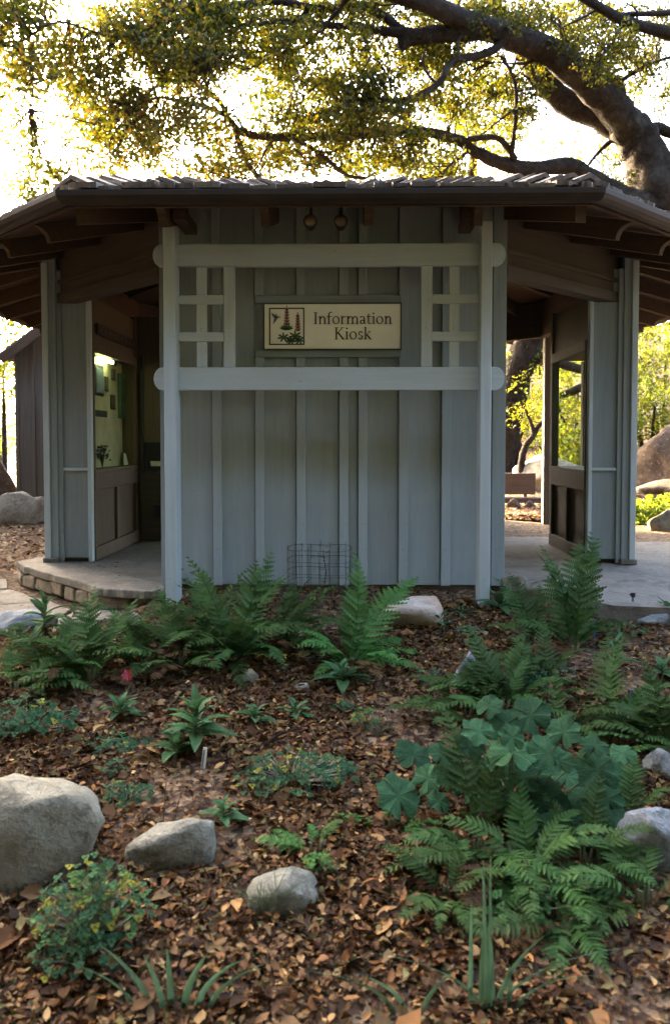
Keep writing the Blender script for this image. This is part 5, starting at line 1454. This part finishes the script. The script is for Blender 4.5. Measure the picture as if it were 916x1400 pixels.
# ------------------------------------------------------------------ round leaved plant (large lobed leaves on stalks)
def round_leaf(seed):
    r_ = random.Random(seed); mb = MB(); n = 56; rings = [0.0, 0.25, 0.5, 0.78, 1.0]
    vs = [(0, 0, 0)]; ph = r_.uniform(0, 6)
    for q in rings[1:]:
        for j in range(n):
            a = 2 * math.pi * j / n
            f = abs(((a - math.pi + math.pi) % (2 * math.pi)) - math.pi)  # distance from the notch at angle pi ... 0 at pi
            f = abs(a - math.pi)
            notch = 1 - 0.6 * math.exp(-(f / 0.13) ** 2)
            lobe = 1 + 0.075 * math.cos(7 * a) + 0.035 * math.cos(21 * a + ph)
            rr = q * (notch if q > 0.3 else 1) * (1 + (lobe - 1) * q)
            x, y = rr * math.cos(a), rr * math.sin(a)
            z = -0.035 * q * math.cos(7 * a + 0.5 * math.sin(2 * a)) * (1 - 0.4 * q) + 0.085 * q * q * math.sin(5 * a + ph) + 0.04 * q ** 3 * math.sin(11 * a + 2 * ph) + 0.03 * math.sin(9 * q + 2 * a + ph) * q - 0.16 * q * q + 0.05 * math.sin(3 * a + ph) * q + 0.10 * q
            vs.append((x + 0.25 * 0, y, z))
    fs = [(0, 1 + j, 1 + (j + 1) % n) for j in range(n)]
    for k in range(3):
        o_ = 1 + k * n
        fs += [(o_ + j, o_ + n + j, o_ + n + (j + 1) % n, o_ + (j + 1) % n) for j in range(n)]
    mb.add(vs, fs)
    return mb.mesh('leaf', M['coral'], smooth=True)
RL = [round_leaf(k) for k in range(5)]
def round_plant(px, py, label, leaves, seed):
    """leaves: (column, row, radius in photo pixels) of every large leaf"""
    p = on_ground(px, py); root = thing('coral_bells', p, label, 'plant', 'round leaved plants')
    r_ = random.Random(seed)
    for (a, b, rad) in leaves:
        g0 = on_ground(a, min(b + 55, 1390))
        d = p.y - CAM.y + r_.uniform(-.10, .10)
        d = max(min(d, g0.y - CAM.y + 0.05), p.y - CAM.y - 0.55)
        c = pt(a, b, d)
        while c.z < gz(c.x, c.y) + 0.03 and d > 1.2:
            d -= 0.02; c = pt(a, b, d)
        s = rad * 0.95 * d / FPX
        o = obj('leaf', RL[r_.randrange(5)], root)
        o.location = c - p
        tilt = Vector((r_.gauss(0, .38), -0.55 + r_.gauss(0, .3), 0.8)).normalized()
        o.rotation_mode = 'QUATERNION'
        o.rotation_quaternion = tilt.to_track_quat('Z', 'Y') @ Matrix.Rotation(r_.uniform(0.6, 2.5) + 0.0, 3, 'Z').to_quaternion()
        o.scale = (s, s, s)
        q0 = Vector((r_.uniform(-.03, .03), r_.uniform(-.03, .03), 0)); e = c - p
        m_ = MB().tube([q0, q0.lerp(e, .55) + Vector((0, 0, -.02)), e - tilt * 0.006], [0.0035, 0.003, 0.0025], 5, caps=False)
        st = m_.build('stalk', M['stem'], root)
    return root
round_plant(700, 1120, 'large round leaved plant with scalloped bluish leaves among right ferns',
    [(700, 1028, 36), (748, 1030, 30), (712, 1062, 28), (742, 1098, 36), (775, 1062, 26), (815, 1052, 34), (843, 1060, 28), (690, 990, 26), (725, 978, 30), (655, 1000, 26), (640, 1022, 24), (675, 1060, 30), (790, 1090, 30), (830, 1092, 26), (640, 1070, 26), (770, 1000, 24), (700, 1098, 28), (760, 1125, 22), (812, 1018, 22), (668, 965, 20), (850, 1030, 20), (620, 1050, 22), (730, 1060, 24), (660, 1090, 26), (800, 1115, 24), (720, 1125, 24), (680, 1035, 22), (765, 1040, 22), (838, 1118, 22), (700, 1008, 20)], 1)
round_plant(560, 1105, 'smaller round leaved plant with five bluish leaves over the leaf litter',
    [(565, 1032, 29), (585, 1064, 23), (545, 1088, 34), (612, 1062, 22), (603, 1030, 20), (600, 1095, 18)], 2)

# ------------------------------------------------------------------ rosettes of lance shaped leaves
def lance(seed, w=0.17):
    r_ = random.Random(seed); mb = MB(); n = 8; vs = []; fs = []
    for i in range(n + 1):
        t = i / n; hw = w * math.sin(math.pi * min(1, t * 0.92 + 0.06)) ** 0.8 * (1.15 - 0.3 * t) if i < n else 0.002
        z = 0.28 * t - 0.42 * t * t; x = t
        vs += [(x, -hw, z + 0.05 * hw / w), (x, 0, z - 0.012), (x, hw, z + 0.05 * hw / w)]
    for i in range(n):
        a, b = 3 * i, 3 * i + 3
        fs += [(a, b, b + 1, a + 1), (a + 1, b + 1, b + 2, a + 2)]
    mb.add(vs, fs); return mb.mesh('leaf', M['rosette'], smooth=True)
LN = [lance(k, 0.14 + 0.02 * k) for k in range(4)]
def rosette(px, py, size, label, n=14, height=0.06, seed=0, dead=0, name='rosette_plant'):
    p = on_ground(px, py); root = thing(name, p, label, 'plant', 'leafy rosettes of the bed'); r_ = random.Random(seed + 400)
    MB().tube([(0, 0, -0.02), (0, 0, height * .5), (0.003, 0, height)], [0.007, 0.006, 0.004], 6).build('stem', M['stem'], root)
    for k in range(n):
        t = k / n; az = k * 137.5 + r_.uniform(-15, 15)
        o = obj('leaf', LN[r_.randrange(4)], root)
        o.location = (0, 0, height * (0.35 + 0.65 * t))
        o.rotation_euler = (r_.uniform(-.2, .2), R(-(5 + 62 * t ** 1.5) + r_.uniform(-8, 8)), R(az))
        s = size * (1.0 - 0.45 * t) * r_.uniform(0.85, 1.1); o.scale = (s, s, s)
    for k in range(dead):
        o = obj('dry_leaf', DL[r_.randrange(2)], root); az = r_.uniform(200, 340)
        o.location = (0, 0, height * 0.4); o.rotation_euler = (r_.uniform(-.4, .4), R(r_.uniform(25, 60)), R(az)); s = size * r_.uniform(.6, .9); o.scale = (s, s * .8, s)
    return root
DL = []
for k in range(2):
    me = lance(9 + k, 0.13); me.materials.clear(); me.materials.append(M['fern_dead']); DL.append(me)
rosette(268, 1030, 0.17, 'tallest leafy rosette with dry leaves beside the white plant tag', 20, 0.17, 1, 7)
rosette(240, 1042, 0.13, 'low leafy rosette left of the white plant tag', 12, 0.07, 2)
rosette(468, 942, 0.17, 'leafy rosette with broad leaves under the bright fern', 14, 0.08, 3)
rosette(348, 992, 0.11, 'small rosette left of the pair in mid bed', 11, 0.05, 4)
rosette(404, 985, 0.11, 'small rosette right of the pair in mid bed', 11, 0.05, 5)
rosette(165, 985, 0.13, 'rosette below the red flower', 14, 0.06, 6)
rosette(683, 838, 0.20, 'rosette at the foot of the right trellis post', 11, 0.06, 7)
rosette(600, 862, 0.13, 'small rosette in front of the orange stained stone', 10, 0.06, 8)
rosette(630, 845, 0.10, 'small rosette between orange stained stone and trellis post', 9, 0.04, 9)
rosette(62, 880, 0.17, 'tall leafy plant with dry stalk at the left path', 16, 0.22, 10, 5)
rosette(255, 805, 0.17, 'leafy plant between left trellis post and wall', 9, 0.10, 11)
rosette(912, 850, 0.16, 'rosette at the right frame edge on the flat stone', 10, 0.07, 12)
rosette(905, 930, 0.13, 'rosette at the right frame edge above the long fern', 10, 0.06, 13)
rosette(305, 1130, 0.09, 'dark green rosette at the tip of the long flat stone', 14, 0.06, 14)
rosette(660, 960, 0.15, 'leafy rosette beside the pale pointed stone', 12, 0.10, 15)
rosette(840, 920, 0.12, 'pale rosette at the tip of the long narrow fern', 9, 0.14, 16)

# ------------------------------------------------------------------ columbines and other small leaved plants
def small_leaved(px, py, w, h, label, n, size, seed, pal, yellow=0.0, name='columbine'):
    p = on_ground(px, py); root = thing(name, p, label, 'plant', 'small leaved plants of the bed'); gg = np.random.default_rng(seed)
    n3 = int(n * 1.7); size = size * 0.72
    a = gg.uniform(0, 2 * math.pi, n3); r = np.sqrt(gg.random(n3))
    hx = np.stack([r * np.cos(a) * w, r * np.sin(a) * w * 0.8, h * (0.25 + 0.75 * gg.random(n3) ** 0.7) * (1 - 0.55 * r ** 2)], 1)
    Vs, Fs, Cs = [], [], []; k = 0; pal = np.array(pal)
    m = 9
    for i in range(n3):
        nrm = Vector((hx[i, 0] / w * .5 + gg.normal(0, .25), hx[i, 1] / w * .5 + gg.normal(0, .25) - 0.2, 1)).normalized(); u = nrm.orthogonal().normalized(); v = nrm.cross(u)
        col = pal[gg.integers(0, len(pal))] * gg.uniform(0.75, 1.25)
        if gg.random() < yellow: col = np.array([0.22, 0.21, 0.03]) * gg.uniform(.7, 1.1)
        for lf in range(3):
            aa = lf * 2.09 + gg.uniform(-.3, .3); c = Vector(hx[i]) + (u * math.cos(aa) + v * math.sin(aa)) * size * 0.55
            ring_ = []
            for j in range(m):
                b = 2 * math.pi * j / m + aa
                rr = size * 0.55 * (1 + 0.22 * math.cos(3 * (b - aa))) * (0.55 if j == m // 2 else 1)
                ring_.append(c + (u * math.cos(b) + v * math.sin(b)) * rr + nrm * gg.normal(0, .08) * size)
            Vs += [c - nrm * size * .08] + ring_; Cs += [col] * (m + 1)
            Fs += [(k, k + 1 + j, k + 1 + (j + 1) % m) for j in range(m)]; k += m + 1
    o = obj('foliage', fast_mesh('foliage', np.array([tuple(q) for q in Vs]), np.array(Fs), M['columbine'], np.array(Cs)), root); o['kind'] = 'stuff'
    mb = MB()
    for i in range(0, n3, 2):
        e = Vector(hx[i]); mb.tube([(e.x * .1, e.y * .1, -0.01), (e.x * .5, e.y * .5, e.z * .65), e], [0.002, 0.0016, 0.001], 3, caps=False)
    s = mb.build('stems', M['stem'], root); s['kind'] = 'stuff'
    return root
CB = [(0.027, 0.074, 0.032), (0.038, 0.094, 0.040), (0.024, 0.062, 0.028)]
CG = [(0.038, 0.094, 0.024), (0.054, 0.118, 0.032)]
small_leaved(130, 1300, 0.165, 0.25, 'bushy columbine with yellow leaves in front of the largest boulder', 130, 0.017, 1, CG + CB, 0.12)
small_leaved(110, 1320, 0.13, 0.10, 'low dark columbine at the foot of the bushy one', 50, 0.016, 12, CB, 0.05)
small_leaved(395, 1078, 0.21, 0.13, 'spreading columbine with pale yellow tips in mid bed', 130, 0.016, 2, CB, 0.10)
small_leaved(445, 1068, 0.12, 0.10, 'blue green columbine at the right end of the spreading one', 46, 0.018, 13, CB)
small_leaved(175, 1100, 0.10, 0.08, 'sparse columbine between largest boulder and white plant tag', 34, 0.016, 3, CB, 0.05)
small_leaved(160, 1060, 0.06, 0.06, 'tiny columbine sprig above the sparse one', 14, 0.015, 14, CB)
small_leaved(40, 1005, 0.20, 0.16, 'dark leafy plant at the left frame edge below the low fern', 90, 0.024, 4, CB, 0.02)
small_leaved(160, 1022, 0.13, 0.05, 'low creeping plant below the rosette on the left', 40, 0.018, 5, CB, 0.02)
small_leaved(500, 1000, 0.07, 0.10, 'sparse sprig right of the broad leaved rosette', 20, 0.015, 6, CG, 0.1)
small_leaved(470, 975, 0.06, 0.06, 'small sprig under the broad leaved rosette', 18, 0.014, 15, CB, 0.05)
small_leaved(430, 1195, 0.05, 0.07, 'bright sprig just below the small bright fern', 14, 0.015, 16, CG, 0.1)
small_leaved(640, 865, 0.10, 0.04, 'grey green creeping plant near the right trellis post', 30, 0.014, 7, [(0.10, 0.14, 0.08), (0.12, 0.17, 0.10)])
small_leaved(850, 870, 0.16, 0.07, 'green creeping plant before the riser pipe', 40, 0.018, 8, CG)
small_leaved(720, 935, 0.22, 0.14, 'mixed leafy plant beneath the tall right fern', 80, 0.020, 9, CB, 0.02)
small_leaved(590, 930, 0.10, 0.05, 'sparse small plant between bright fern and pale pointed stone', 18, 0.016, 10, CB)
small_leaved(700, 1255, 0.14, 0.10, 'shadowed leafy plant under the broad low fern', 50, 0.018, 11, CG)
small_leaved(785, 1150, 0.12, 0.10, 'leafy plant between round leaves and raised frond', 40, 0.020, 17, CB)

# ------------------------------------------------------------------ blades: iris and grass tufts
def blades(px, py, label, specs, mat, name, seed, parts=True):
    p = on_ground(px, py); root = thing(name, p, label, 'plant', 'blade leaved plants'); r_ = random.Random(seed)
    for (dx, lean, ln, wd) in specs:
        mb = MB(); vs = []; n = 8; ay = r_.uniform(-.5, .5)
        for i in range(n + 1):
            t = i / n; hw = wd * (1 - t ** 3) * 0.5 + 0.0006
            x = dx + lean * ln * t ** 1.6; z = ln * t * (1 - 0.35 * abs(lean) * t); y = ay * ln * 0.35 * t * t
            vs += [(x - hw, y, z), (x, y + hw * .5, z), (x + hw, y, z)]
        mb.add(vs, [(3 * i + j, 3 * i + j + 1, 3 * i + j + 4, 3 * i + j + 3) for i in range(n) for j in (0, 1)])
        mb.build('blade', mat, root, smooth=True)
    return root
blades(668, 1385, 'upright iris with tall narrow blades at the bottom right', [(-0.045, -0.02, 0.30, 0.011), (-0.01, 0.0, 0.36, 0.012), (0.0, 0.02, 0.38, 0.010), (-0.02, 0.01, 0.24, 0.011), (0.02, 0.5, 0.24, 0.014), (0.05, 0.0, 0.12, 0.012), (-0.02, -1.2, 0.24, 0.011), (0.03, 1.25, 0.27, 0.011), (0.07, 1.1, 0.18, 0.010), (0.01, -0.05, 0.2, 0.01)], M['blade'], 'iris', 1)
blades(235, 1392, 'dark iris with splayed blades at the bottom left', [(-0.05, -0.7, 0.20, 0.016), (0.0, -0.1, 0.15, 0.017), (0.03, 0.35, 0.19, 0.018), (0.06, 0.7, 0.22, 0.016), (-0.02, -0.35, 0.15, 0.015), (0.09, 0.9, 0.18, 0.014), (-0.09, -1.0, 0.18, 0.012)], M['blade'], 'iris', 2)
blades(555, 1396, 'short iris with bent blades at the bottom edge', [(0.0, -0.8, 0.16, 0.014), (0.04, 0.6, 0.15, 0.013), (-0.03, -1.2, 0.2, 0.013)], M['blade'], 'iris', 3)
rg_ = random.Random(4)
blades(362, 1258, 'thin grey green grass tuft left of the rounded stone', [(rg_.uniform(-.02, .04), rg_.uniform(-1.3, .9), rg_.uniform(.08, .17), 0.003) for _ in range(34)], M['grass'], 'grass_tuft', 4)
blades(520, 1010, 'thin pale grass tuft in the middle of the bed', [(rg_.uniform(-.02, .04), rg_.uniform(-1.0, 1.0), rg_.uniform(.06, .11), 0.003) for _ in range(16)], M['grass'], 'grass_tuft', 5)
blades(240, 1150, 'single dry stalk pair right of the largest boulder', [(-.04, .05, .2, .003), (-.01, .2, .16, .003)], M['fern_dead'], 'dry_stalk', 6)

# ------------------------------------------------------------------ small things in the bed
# yellow fronds under the fern by the cage
p = on_ground(380, 908)
ys = thing('yellow_sprig', p, 'drooping yellow sprig under the fern beside the wire cage', 'plant')
for k in range(6):
    o = obj('leaf', frond_mesh(70 + k, 60, -50, 0.16, M['yellow_leaf'], 9), ys); o.rotation_euler = (0, 0, R(200 + 32 * k)); o.scale = (0.11, 0.11, 0.11); o.location = (0.03 * (k - 2.5), 0, 0.02)
# red flower
def flower(px, py, rad, label, n=6, hgt=0.09, nm='red_flower'):
    p = on_ground(px, py); f = thing(nm, p, label, 'flower')
    MB().tube([(0, 0, -.01), (0.005, 0, hgt * .6), (0, -0.01, hgt)], 0.0025, 5).build('stem', M['stem'], f)
    for k in range(n):
        a = 2 * math.pi * k / n; mb = MB(); vs = [(0, 0, 0)]
        for j in range(7):
            b = -0.55 + 1.1 * j / 6; rr = rad * (1 if 0 < j < 6 else 0.75)
            vs.append((rr * math.cos(b), rr * math.sin(b), rad * (0.15 + 0.12 * math.sin(j * 2.1))))
        mb.add(vs, [(0, j, j + 1) for j in range(1, 7)])
        o = mb.build('petal', M['red_petal'], f); o.location = (0, -0.01, hgt); o.rotation_euler = (R(62), 0, 0)
        o.rotation_mode = 'QUATERNION'; o.rotation_quaternion = Matrix.Rotation(R(62), 3, 'X').to_quaternion() @ Matrix.Rotation(a, 3, 'Z').to_quaternion()
    return f
flower(176, 952, 0.027, 'single large red flower on the left of the bed')
flower(291, 915, 0.014, 'small red flower below the large fern clump', 5, 0.045)
# wire cage
c = at_y(437, 806, -0.20); c.z = gz(c.x, c.y) + 0.0
cg = thing('wire_cage', c, 'round wire plant cage standing against the front wall', 'plant cage')
rad = 0.198; H = wz(749, -0.2) - c.z
for k in range(5):
    z = 0.02 + (H - 0.02) * k / 4
    MB().tube([(rad * math.cos(6.2832 * j / 28), rad * math.sin(6.2832 * j / 28), z + 0.006 * math.sin(j * .7)) for j in range(29)], 0.0016, 4, caps=False).build('ring_wire', M['wire'], cg)
for k in range(20):
    a = 6.2832 * k / 20
    MB().tube([(rad * math.cos(a), rad * math.sin(a), -0.04), (rad * math.cos(a + .02), rad * math.sin(a + .02), H * .5), (rad * math.cos(a), rad * math.sin(a), H + 0.012 * (k % 3))], 0.0016, 4).build('upright_wire', M['wire'], cg)
ct = thing('caged_seedling', c + Vector((0.02, 0, 0)), 'slim reddish seedling inside the wire cage', 'plant')
MB().tube([(0, 0, 0), (0.02, 0, 0.15), (0.0, 0, 0.29)], [0.003, 0.0025, 0.0015], 5).build('stem', M['fern_dead'], ct)
for k in range(9):
    o = obj('leaf', DL[k % 2], ct); o.location = (0.01, 0, 0.06 + 0.026 * k); o.rotation_euler = (0, R(-20), k * 2.4); o.scale = (0.035,) * 3
# thin bare twig beside the wall
p = on_ground(562, 806)
tw = MB().tube([(0, 0, -.01), (0.01, 0, 0.10), (-0.02, 0, 0.17), (-0.05, 0, 0.20)], [0.004, 0.003, 0.003, 0.002], 5).tube([(0.01, 0, .09), (.03, 0, .15), (.02, 0, 0.19)], [0.003, .002, .0015], 4).build('bare_twig', M['wire'])
tw.location = p; tag(tw, 'thin bare forked twig standing against the wall', 'twig')
# white plant tag
p = on_ground(277, 1060)
pg = thing('plant_tag', p, 'white plant tag stuck in the ground by the tall rosette', 'plant tag', 'plant tags')
o = MB().box(-0.0085, 0.0085, -0.0015, 0.0015, -0.03, 0.095).build('blade', M['white_plastic'] if 'white_plastic' in M else M['paper'], pg, bevel=0.002); o.rotation_euler = (R(-8), R(4), R(-18))
o2 = MB().box(-0.006, 0.001, -0.0022, -0.0016, 0.02, 0.085).build('print_mark', M['print_blue'], o)
M['blue_plastic'] = plain_mat('blue_plastic', (0.06, 0.14, 0.26), 0.5)
M['pipe'] = plain_mat('teal_pipe', (0.10, 0.22, 0.25), 0.5)
for (a, b, h, lab) in ((863, 967, 0.07, 'blue plant tag between right ferns'), (812, 873, 0.10, 'blue plant tag under the tall right fern')):
    p = on_ground(a, b); f = thing('plant_tag', p, lab, 'plant tag', 'plant tags')
    MB().box(-0.008, 0.008, -0.0012, 0.0012, -0.02, h).build('blade', M['blue_plastic'], f, bevel=0.001)
# irrigation riser
p = on_ground(864, 842)
ri = thing('riser_pipe', p, 'short teal irrigation riser at the edge of right paving', 'pipe')
MB().tube([(0, 0, -.03), (0, 0, .06), (0.002, 0, .115)], 0.008, 8).build('pipe', M['pipe'], ri)
MB().tube([(0.002, 0, .11), (0.002, 0, .135)], [0.013, 0.013], 10).build('cap', M['black'], ri)
MB().tube([(0.002, 0, .126), (-0.018, -0.006, .124)], [0.007, 0.006], 8).build('nozzle', M['black'], ri)
# fallen branches
for k, (a, b, a2, b2, lab) in enumerate(((425, 935, 500, 905, 'pale fallen stick leaning under the bright fern'), (345, 1035, 420, 1000, 'pale fallen stick left of the mid bed pair'), (770, 800, 800, 824, 'dark fallen stick on the edging stones'), (420, 985, 465, 968, 'short dark stick behind the spreading columbine'))):
    q0, q1 = on_ground(a, b), on_ground(a2, b2)
    o = MB().tube([Vector((0, 0, .012)), (q1 - q0) * .5 + Vector((0, .01, .035)), (q1 - q0) + Vector((0, 0, .02))], [0.005, 0.006, 0.003], 6, jit=.2).build('fallen_stick', M['bark'])
    o.location = q0; tag(o, lab, 'stick')

# ------------------------------------------------------------------ leaf litter
def keep(x, y):
    on_pave = (x > 1.08) & (y > -0.05 - 1.28 * (x - 1.13)) & (y > -0.67) & (y < 3.7)
    on_path = (x < -1.02) & (y > -0.43) & (y < 1.25) & (x > -4)
    on_floor = (y > -0.02) & (y < 5.3) & (np.abs(x) < 2.4)
    return ~(on_pave | on_path | on_floor)
LP = np.array([(0.22, 0.125, 0.065), (0.30, 0.19, 0.105), (0.14, 0.070, 0.036), (0.085, 0.040, 0.022), (0.38, 0.27, 0.16), (0.18, 0.088, 0.042), (0.27, 0.14, 0.058), (0.06, 0.031, 0.019), (0.33, 0.24, 0.15), (0.11, 0.060, 0.034), (0.045, 0.026, 0.017), (0.16, 0.085, 0.05), (0.19, 0.18, 0.09)])
def litter_points(n, seed):
    gg = np.random.default_rng(seed); X = []; Y = []; m_ = 0
    while m_ < n:
        x = gg.uniform(-3.3, 3.6, 60000); y = gg.uniform(-4.3, 0.0, 60000)
        d = np.hypot(x - CAM.x, y - CAM.y)
        k = keep(x, y) & (gg.random(60000) < np.clip((1.5 / np.maximum(d, 1.2)) ** 1.1, 0, 1)) & (np.abs(x - CAM.x) < 0.46 * (y - CAM.y) + 0.7)
        k &= (gg.random(60000) < np.where(y > -0.32, 0.35, 1.0))
        pn = np.sin(5.3 * x + 2.1 * y) + np.sin(4.1 * y - 3.2 * x + 1) + np.sin(9.7 * x + 7.3 * y + 2) * .7 + np.sin(13.1 * y - 8.9 * x) * .5
        k &= gg.random(60000) < np.clip(0.75 + 0.3 * pn, 0.18, 1.0)
        X.append(x[k]); Y.append(y[k]); m_ += k.sum()
    return np.concatenate(X)[:n], np.concatenate(Y)[:n]
LT = np.array([(0, 0), (.32, .0), (.68, .0), (1, 0), (.32, .235), (.68, .20), (.32, -.235), (.68, -.20)])
LF = np.array([(0, 1, 4), (0, 6, 1), (1, 2, 5), (1, 5, 4), (6, 7, 2), (6, 2, 1), (2, 3, 5), (7, 3, 2)])
def litter(n, seed, size, zmax, pal=LP):
    gg = np.random.default_rng(seed + 50); x, y = litter_points(n, seed); z = ground_z(x, y) + gg.random(n) ** 1.5 * zmax + 0.002
    L = size * np.exp(gg.normal(0, .38, n)); asp = gg.uniform(0.6, 1.35, n)
    az = gg.uniform(0, 2 * math.pi, n); pi_ = gg.normal(0, .38, n); ro = gg.normal(0, .5, n); cu = gg.normal(0.45, .8, n); cl2 = gg.normal(0, .35, n)
    lx = (LT[None, :, 0] - .5) * L[:, None]; ly = LT[None, :, 1] * (L * asp)[:, None]
    lz = cu[:, None] * (ly ** 2) / L[:, None] * 2.2 + cl2[:, None] * (lx ** 2) / L[:, None]
    cr_, sr = np.cos(ro)[:, None], np.sin(ro)[:, None]; y1 = ly * cr_ - lz * sr; z1 = ly * sr + lz * cr_
    cp, sp_ = np.cos(pi_)[:, None], np.sin(pi_)[:, None]; x2 = lx * cp + z1 * sp_; z2 = -lx * sp_ + z1 * cp
    ca, sa = np.cos(az)[:, None], np.sin(az)[:, None]
    Vv = np.stack([x2 * ca - y1 * sa + x[:, None], x2 * sa + y1 * ca + y[:, None], z2 + z[:, None]], -1)
    col = pal[gg.integers(0, len(pal), n)] * np.exp(gg.normal(-.1, .36, n))[:, None] * np.array([0.56, 0.48, 0.33])
    return Vv, col, (x, y, z)
n = 78000
Vv, col, _ = litter(n, 5, 0.026, 0.028)
V3, col3, _ = litter(26000, 6, 0.012, 0.026, LP * 0.8)
V4, col4, _ = litter(1500, 7, 0.046, 0.034, LP * 1.05)
Vv = np.concatenate([Vv, V3, V4]); col = np.concatenate([col, col3, col4]); n = len(Vv)
Fv = (LF[None] + (np.arange(n) * 8)[:, None, None]).reshape(-1, 3)
lit = obj('leaf_litter', fast_mesh('leaf_litter', Vv.reshape(-1, 3), Fv, M['litter'], np.repeat(col, 8, 0)))
tag(lit, 'brown and tan fallen oak leaves covering the planting bed', 'leaf litter', kind='stuff')
# the nearest leaves, one by one
gg = np.random.default_rng(9)
cand = []
while len(cand) < 290:
    a, b = gg.uniform(-10, 926), gg.uniform(1000, 1352)
    if gg.random() < (b - 950) / 400: cand.append((a, b))
LM = []
for k in range(14):
    Lk = 1.0; ly = LT[:, 1] * gg.uniform(.8, 1.3); lx = LT[:, 0] - .5; lz = gg.normal(.6, .5) * ly ** 2 * 2 + gg.normal(0, .35) * lx ** 2
    c_ = LP[k % len(LP)] * gg.uniform(.8, 1.2) * np.array([.62, .54, .37])
    LM.append(fast_mesh('dead_leaf', np.stack([lx, ly, lz], 1), LF, M['litter'], np.repeat(c_[None], 8, 0), smooth=True))
for (a, b) in cand:
    q = on_ground(a, b)
    o = obj('dead_leaf', LM[gg.integers(0, 14)], ground); s = gg.uniform(.022, .038)
    o.location = q + Vector((0, 0, .022)); o.scale = (s, s, s); o.rotation_euler = (gg.normal(0, .3), gg.normal(0, .3), gg.uniform(0, 6.28))
# twigs among the litter
mb = MB(); rt = random.Random(12)
tx, ty = litter_points(260, 33)
for i in range(260):
    a = rt.uniform(0, 6.28); L = rt.uniform(.03, .12); z = gz(tx[i], ty[i]) + .02
    q = Vector((tx[i], ty[i], z)); e = q + Vector((math.cos(a) * L, math.sin(a) * L, rt.uniform(-.005, .015)))
    mb.tube([q, q.lerp(e, .5) + Vector((0, 0, rt.uniform(0, .008))), e], [.0022, .002, .0012], 4, caps=False)
o = mb.build('litter_twigs', M['bark']); tag(o, 'thin dry twigs scattered through the leaf litter', 'twigs', kind='stuff')
# stray leaves blown onto paving, path and floor
gs = np.random.default_rng(44); Vs_, cs_ = [], []
for k in range(150):
    w_ = gs.random()
    if w_ < .45: x_, y_, z_ = gs.uniform(1.5, 4.5), gs.uniform(-.6, 2.6), -0.004
    elif w_ < .7: x_, y_, z_ = gs.uniform(-3.0, -1.5), gs.uniform(-.38, .1), -0.137
    else: x_, y_, z_ = gs.uniform(-2.0, -1.2), gs.uniform(0.2, 1.2), 0.003
    if w_ >= .7 and x_ + y_ < -1.15 and y_ < -1.2 - x_: continue
    L = gs.uniform(.02, .04); a_ = gs.uniform(0, 6.28); ca, sa = math.cos(a_), math.sin(a_)
    lx = (LT[:, 0] - .5) * L; ly = LT[:, 1] * L; lz = gs.normal(.5, .4) * ly ** 2 / L * 2 + 0.003
    Vs_.append(np.stack([lx * ca - ly * sa + x_, lx * sa + ly * ca + y_, lz + z_], 1)); cs_.append(np.repeat((LP[gs.integers(0, len(LP))] * .6)[None], 8, 0))
Vs_ = np.concatenate(Vs_); ns_ = len(Vs_) // 8
sl2 = obj('stray_leaf_litter', fast_mesh('stray_leaf_litter', Vs_, (LF[None] + (np.arange(ns_) * 8)[:, None, None]).reshape(-1, 3), M['litter'], np.concatenate(cs_)))
tag(sl2, 'few dry leaves blown onto the paving and path', 'leaf litter', kind='stuff')
# litter behind the kiosk and round the right paving
gg = np.random.default_rng(21); nb = 9000
def back_litter(n, x0, x1, y0, y1, size, seed):
    gg = np.random.default_rng(seed); x = gg.uniform(x0, x1, n); y = gg.uniform(y0, y1, n); z = ground_z(x, y) + .008 + gg.random(n) * .02
    az = gg.uniform(0, 6.28, n); L = size * gg.uniform(.6, 1.4, n)
    c, s = np.cos(az), np.sin(az); dz = gg.normal(0, .25, (n, 2)) * L[:, None]
    Vb = np.stack([np.stack([x - c * L * .5, y - s * L * .5, z - dz[:, 0] * .5], 1), np.stack([x - s * L * .25, y + c * L * .25, z + dz[:, 1] * .5], 1), np.stack([x + c * L * .5, y + s * L * .5, z + dz[:, 0] * .5], 1), np.stack([x + s * L * .25, y - c * L * .25, z - dz[:, 1] * .5], 1)], 1)
    cl = LP[gg.integers(0, len(LP), n)] * gg.uniform(.7, 1.2, n)[:, None]
    return Vb.reshape(-1, 3), np.repeat(cl, 4, 0)
A1, B1 = back_litter(6000, 1.3, 6.0, 4.4, 7.5, 0.05, 1); A2, B2 = back_litter(4500, -6.0, -2.5, 1.3, 6.5, 0.05, 2)
Vb = np.concatenate([A1, A2]); cb = np.concatenate([B1, B2]); kb = np.arange(len(Vb) // 4)[:, None] * 4
lb = obj('rear_leaf_litter', fast_mesh('rear_leaf_litter', Vb, np.concatenate([kb + np.array([0, 1, 2]), kb + np.array([0, 2, 3])]), M['litter'], cb))
tag(lb, 'fallen leaves on the ground behind the kiosk', 'leaf litter', kind='stuff')
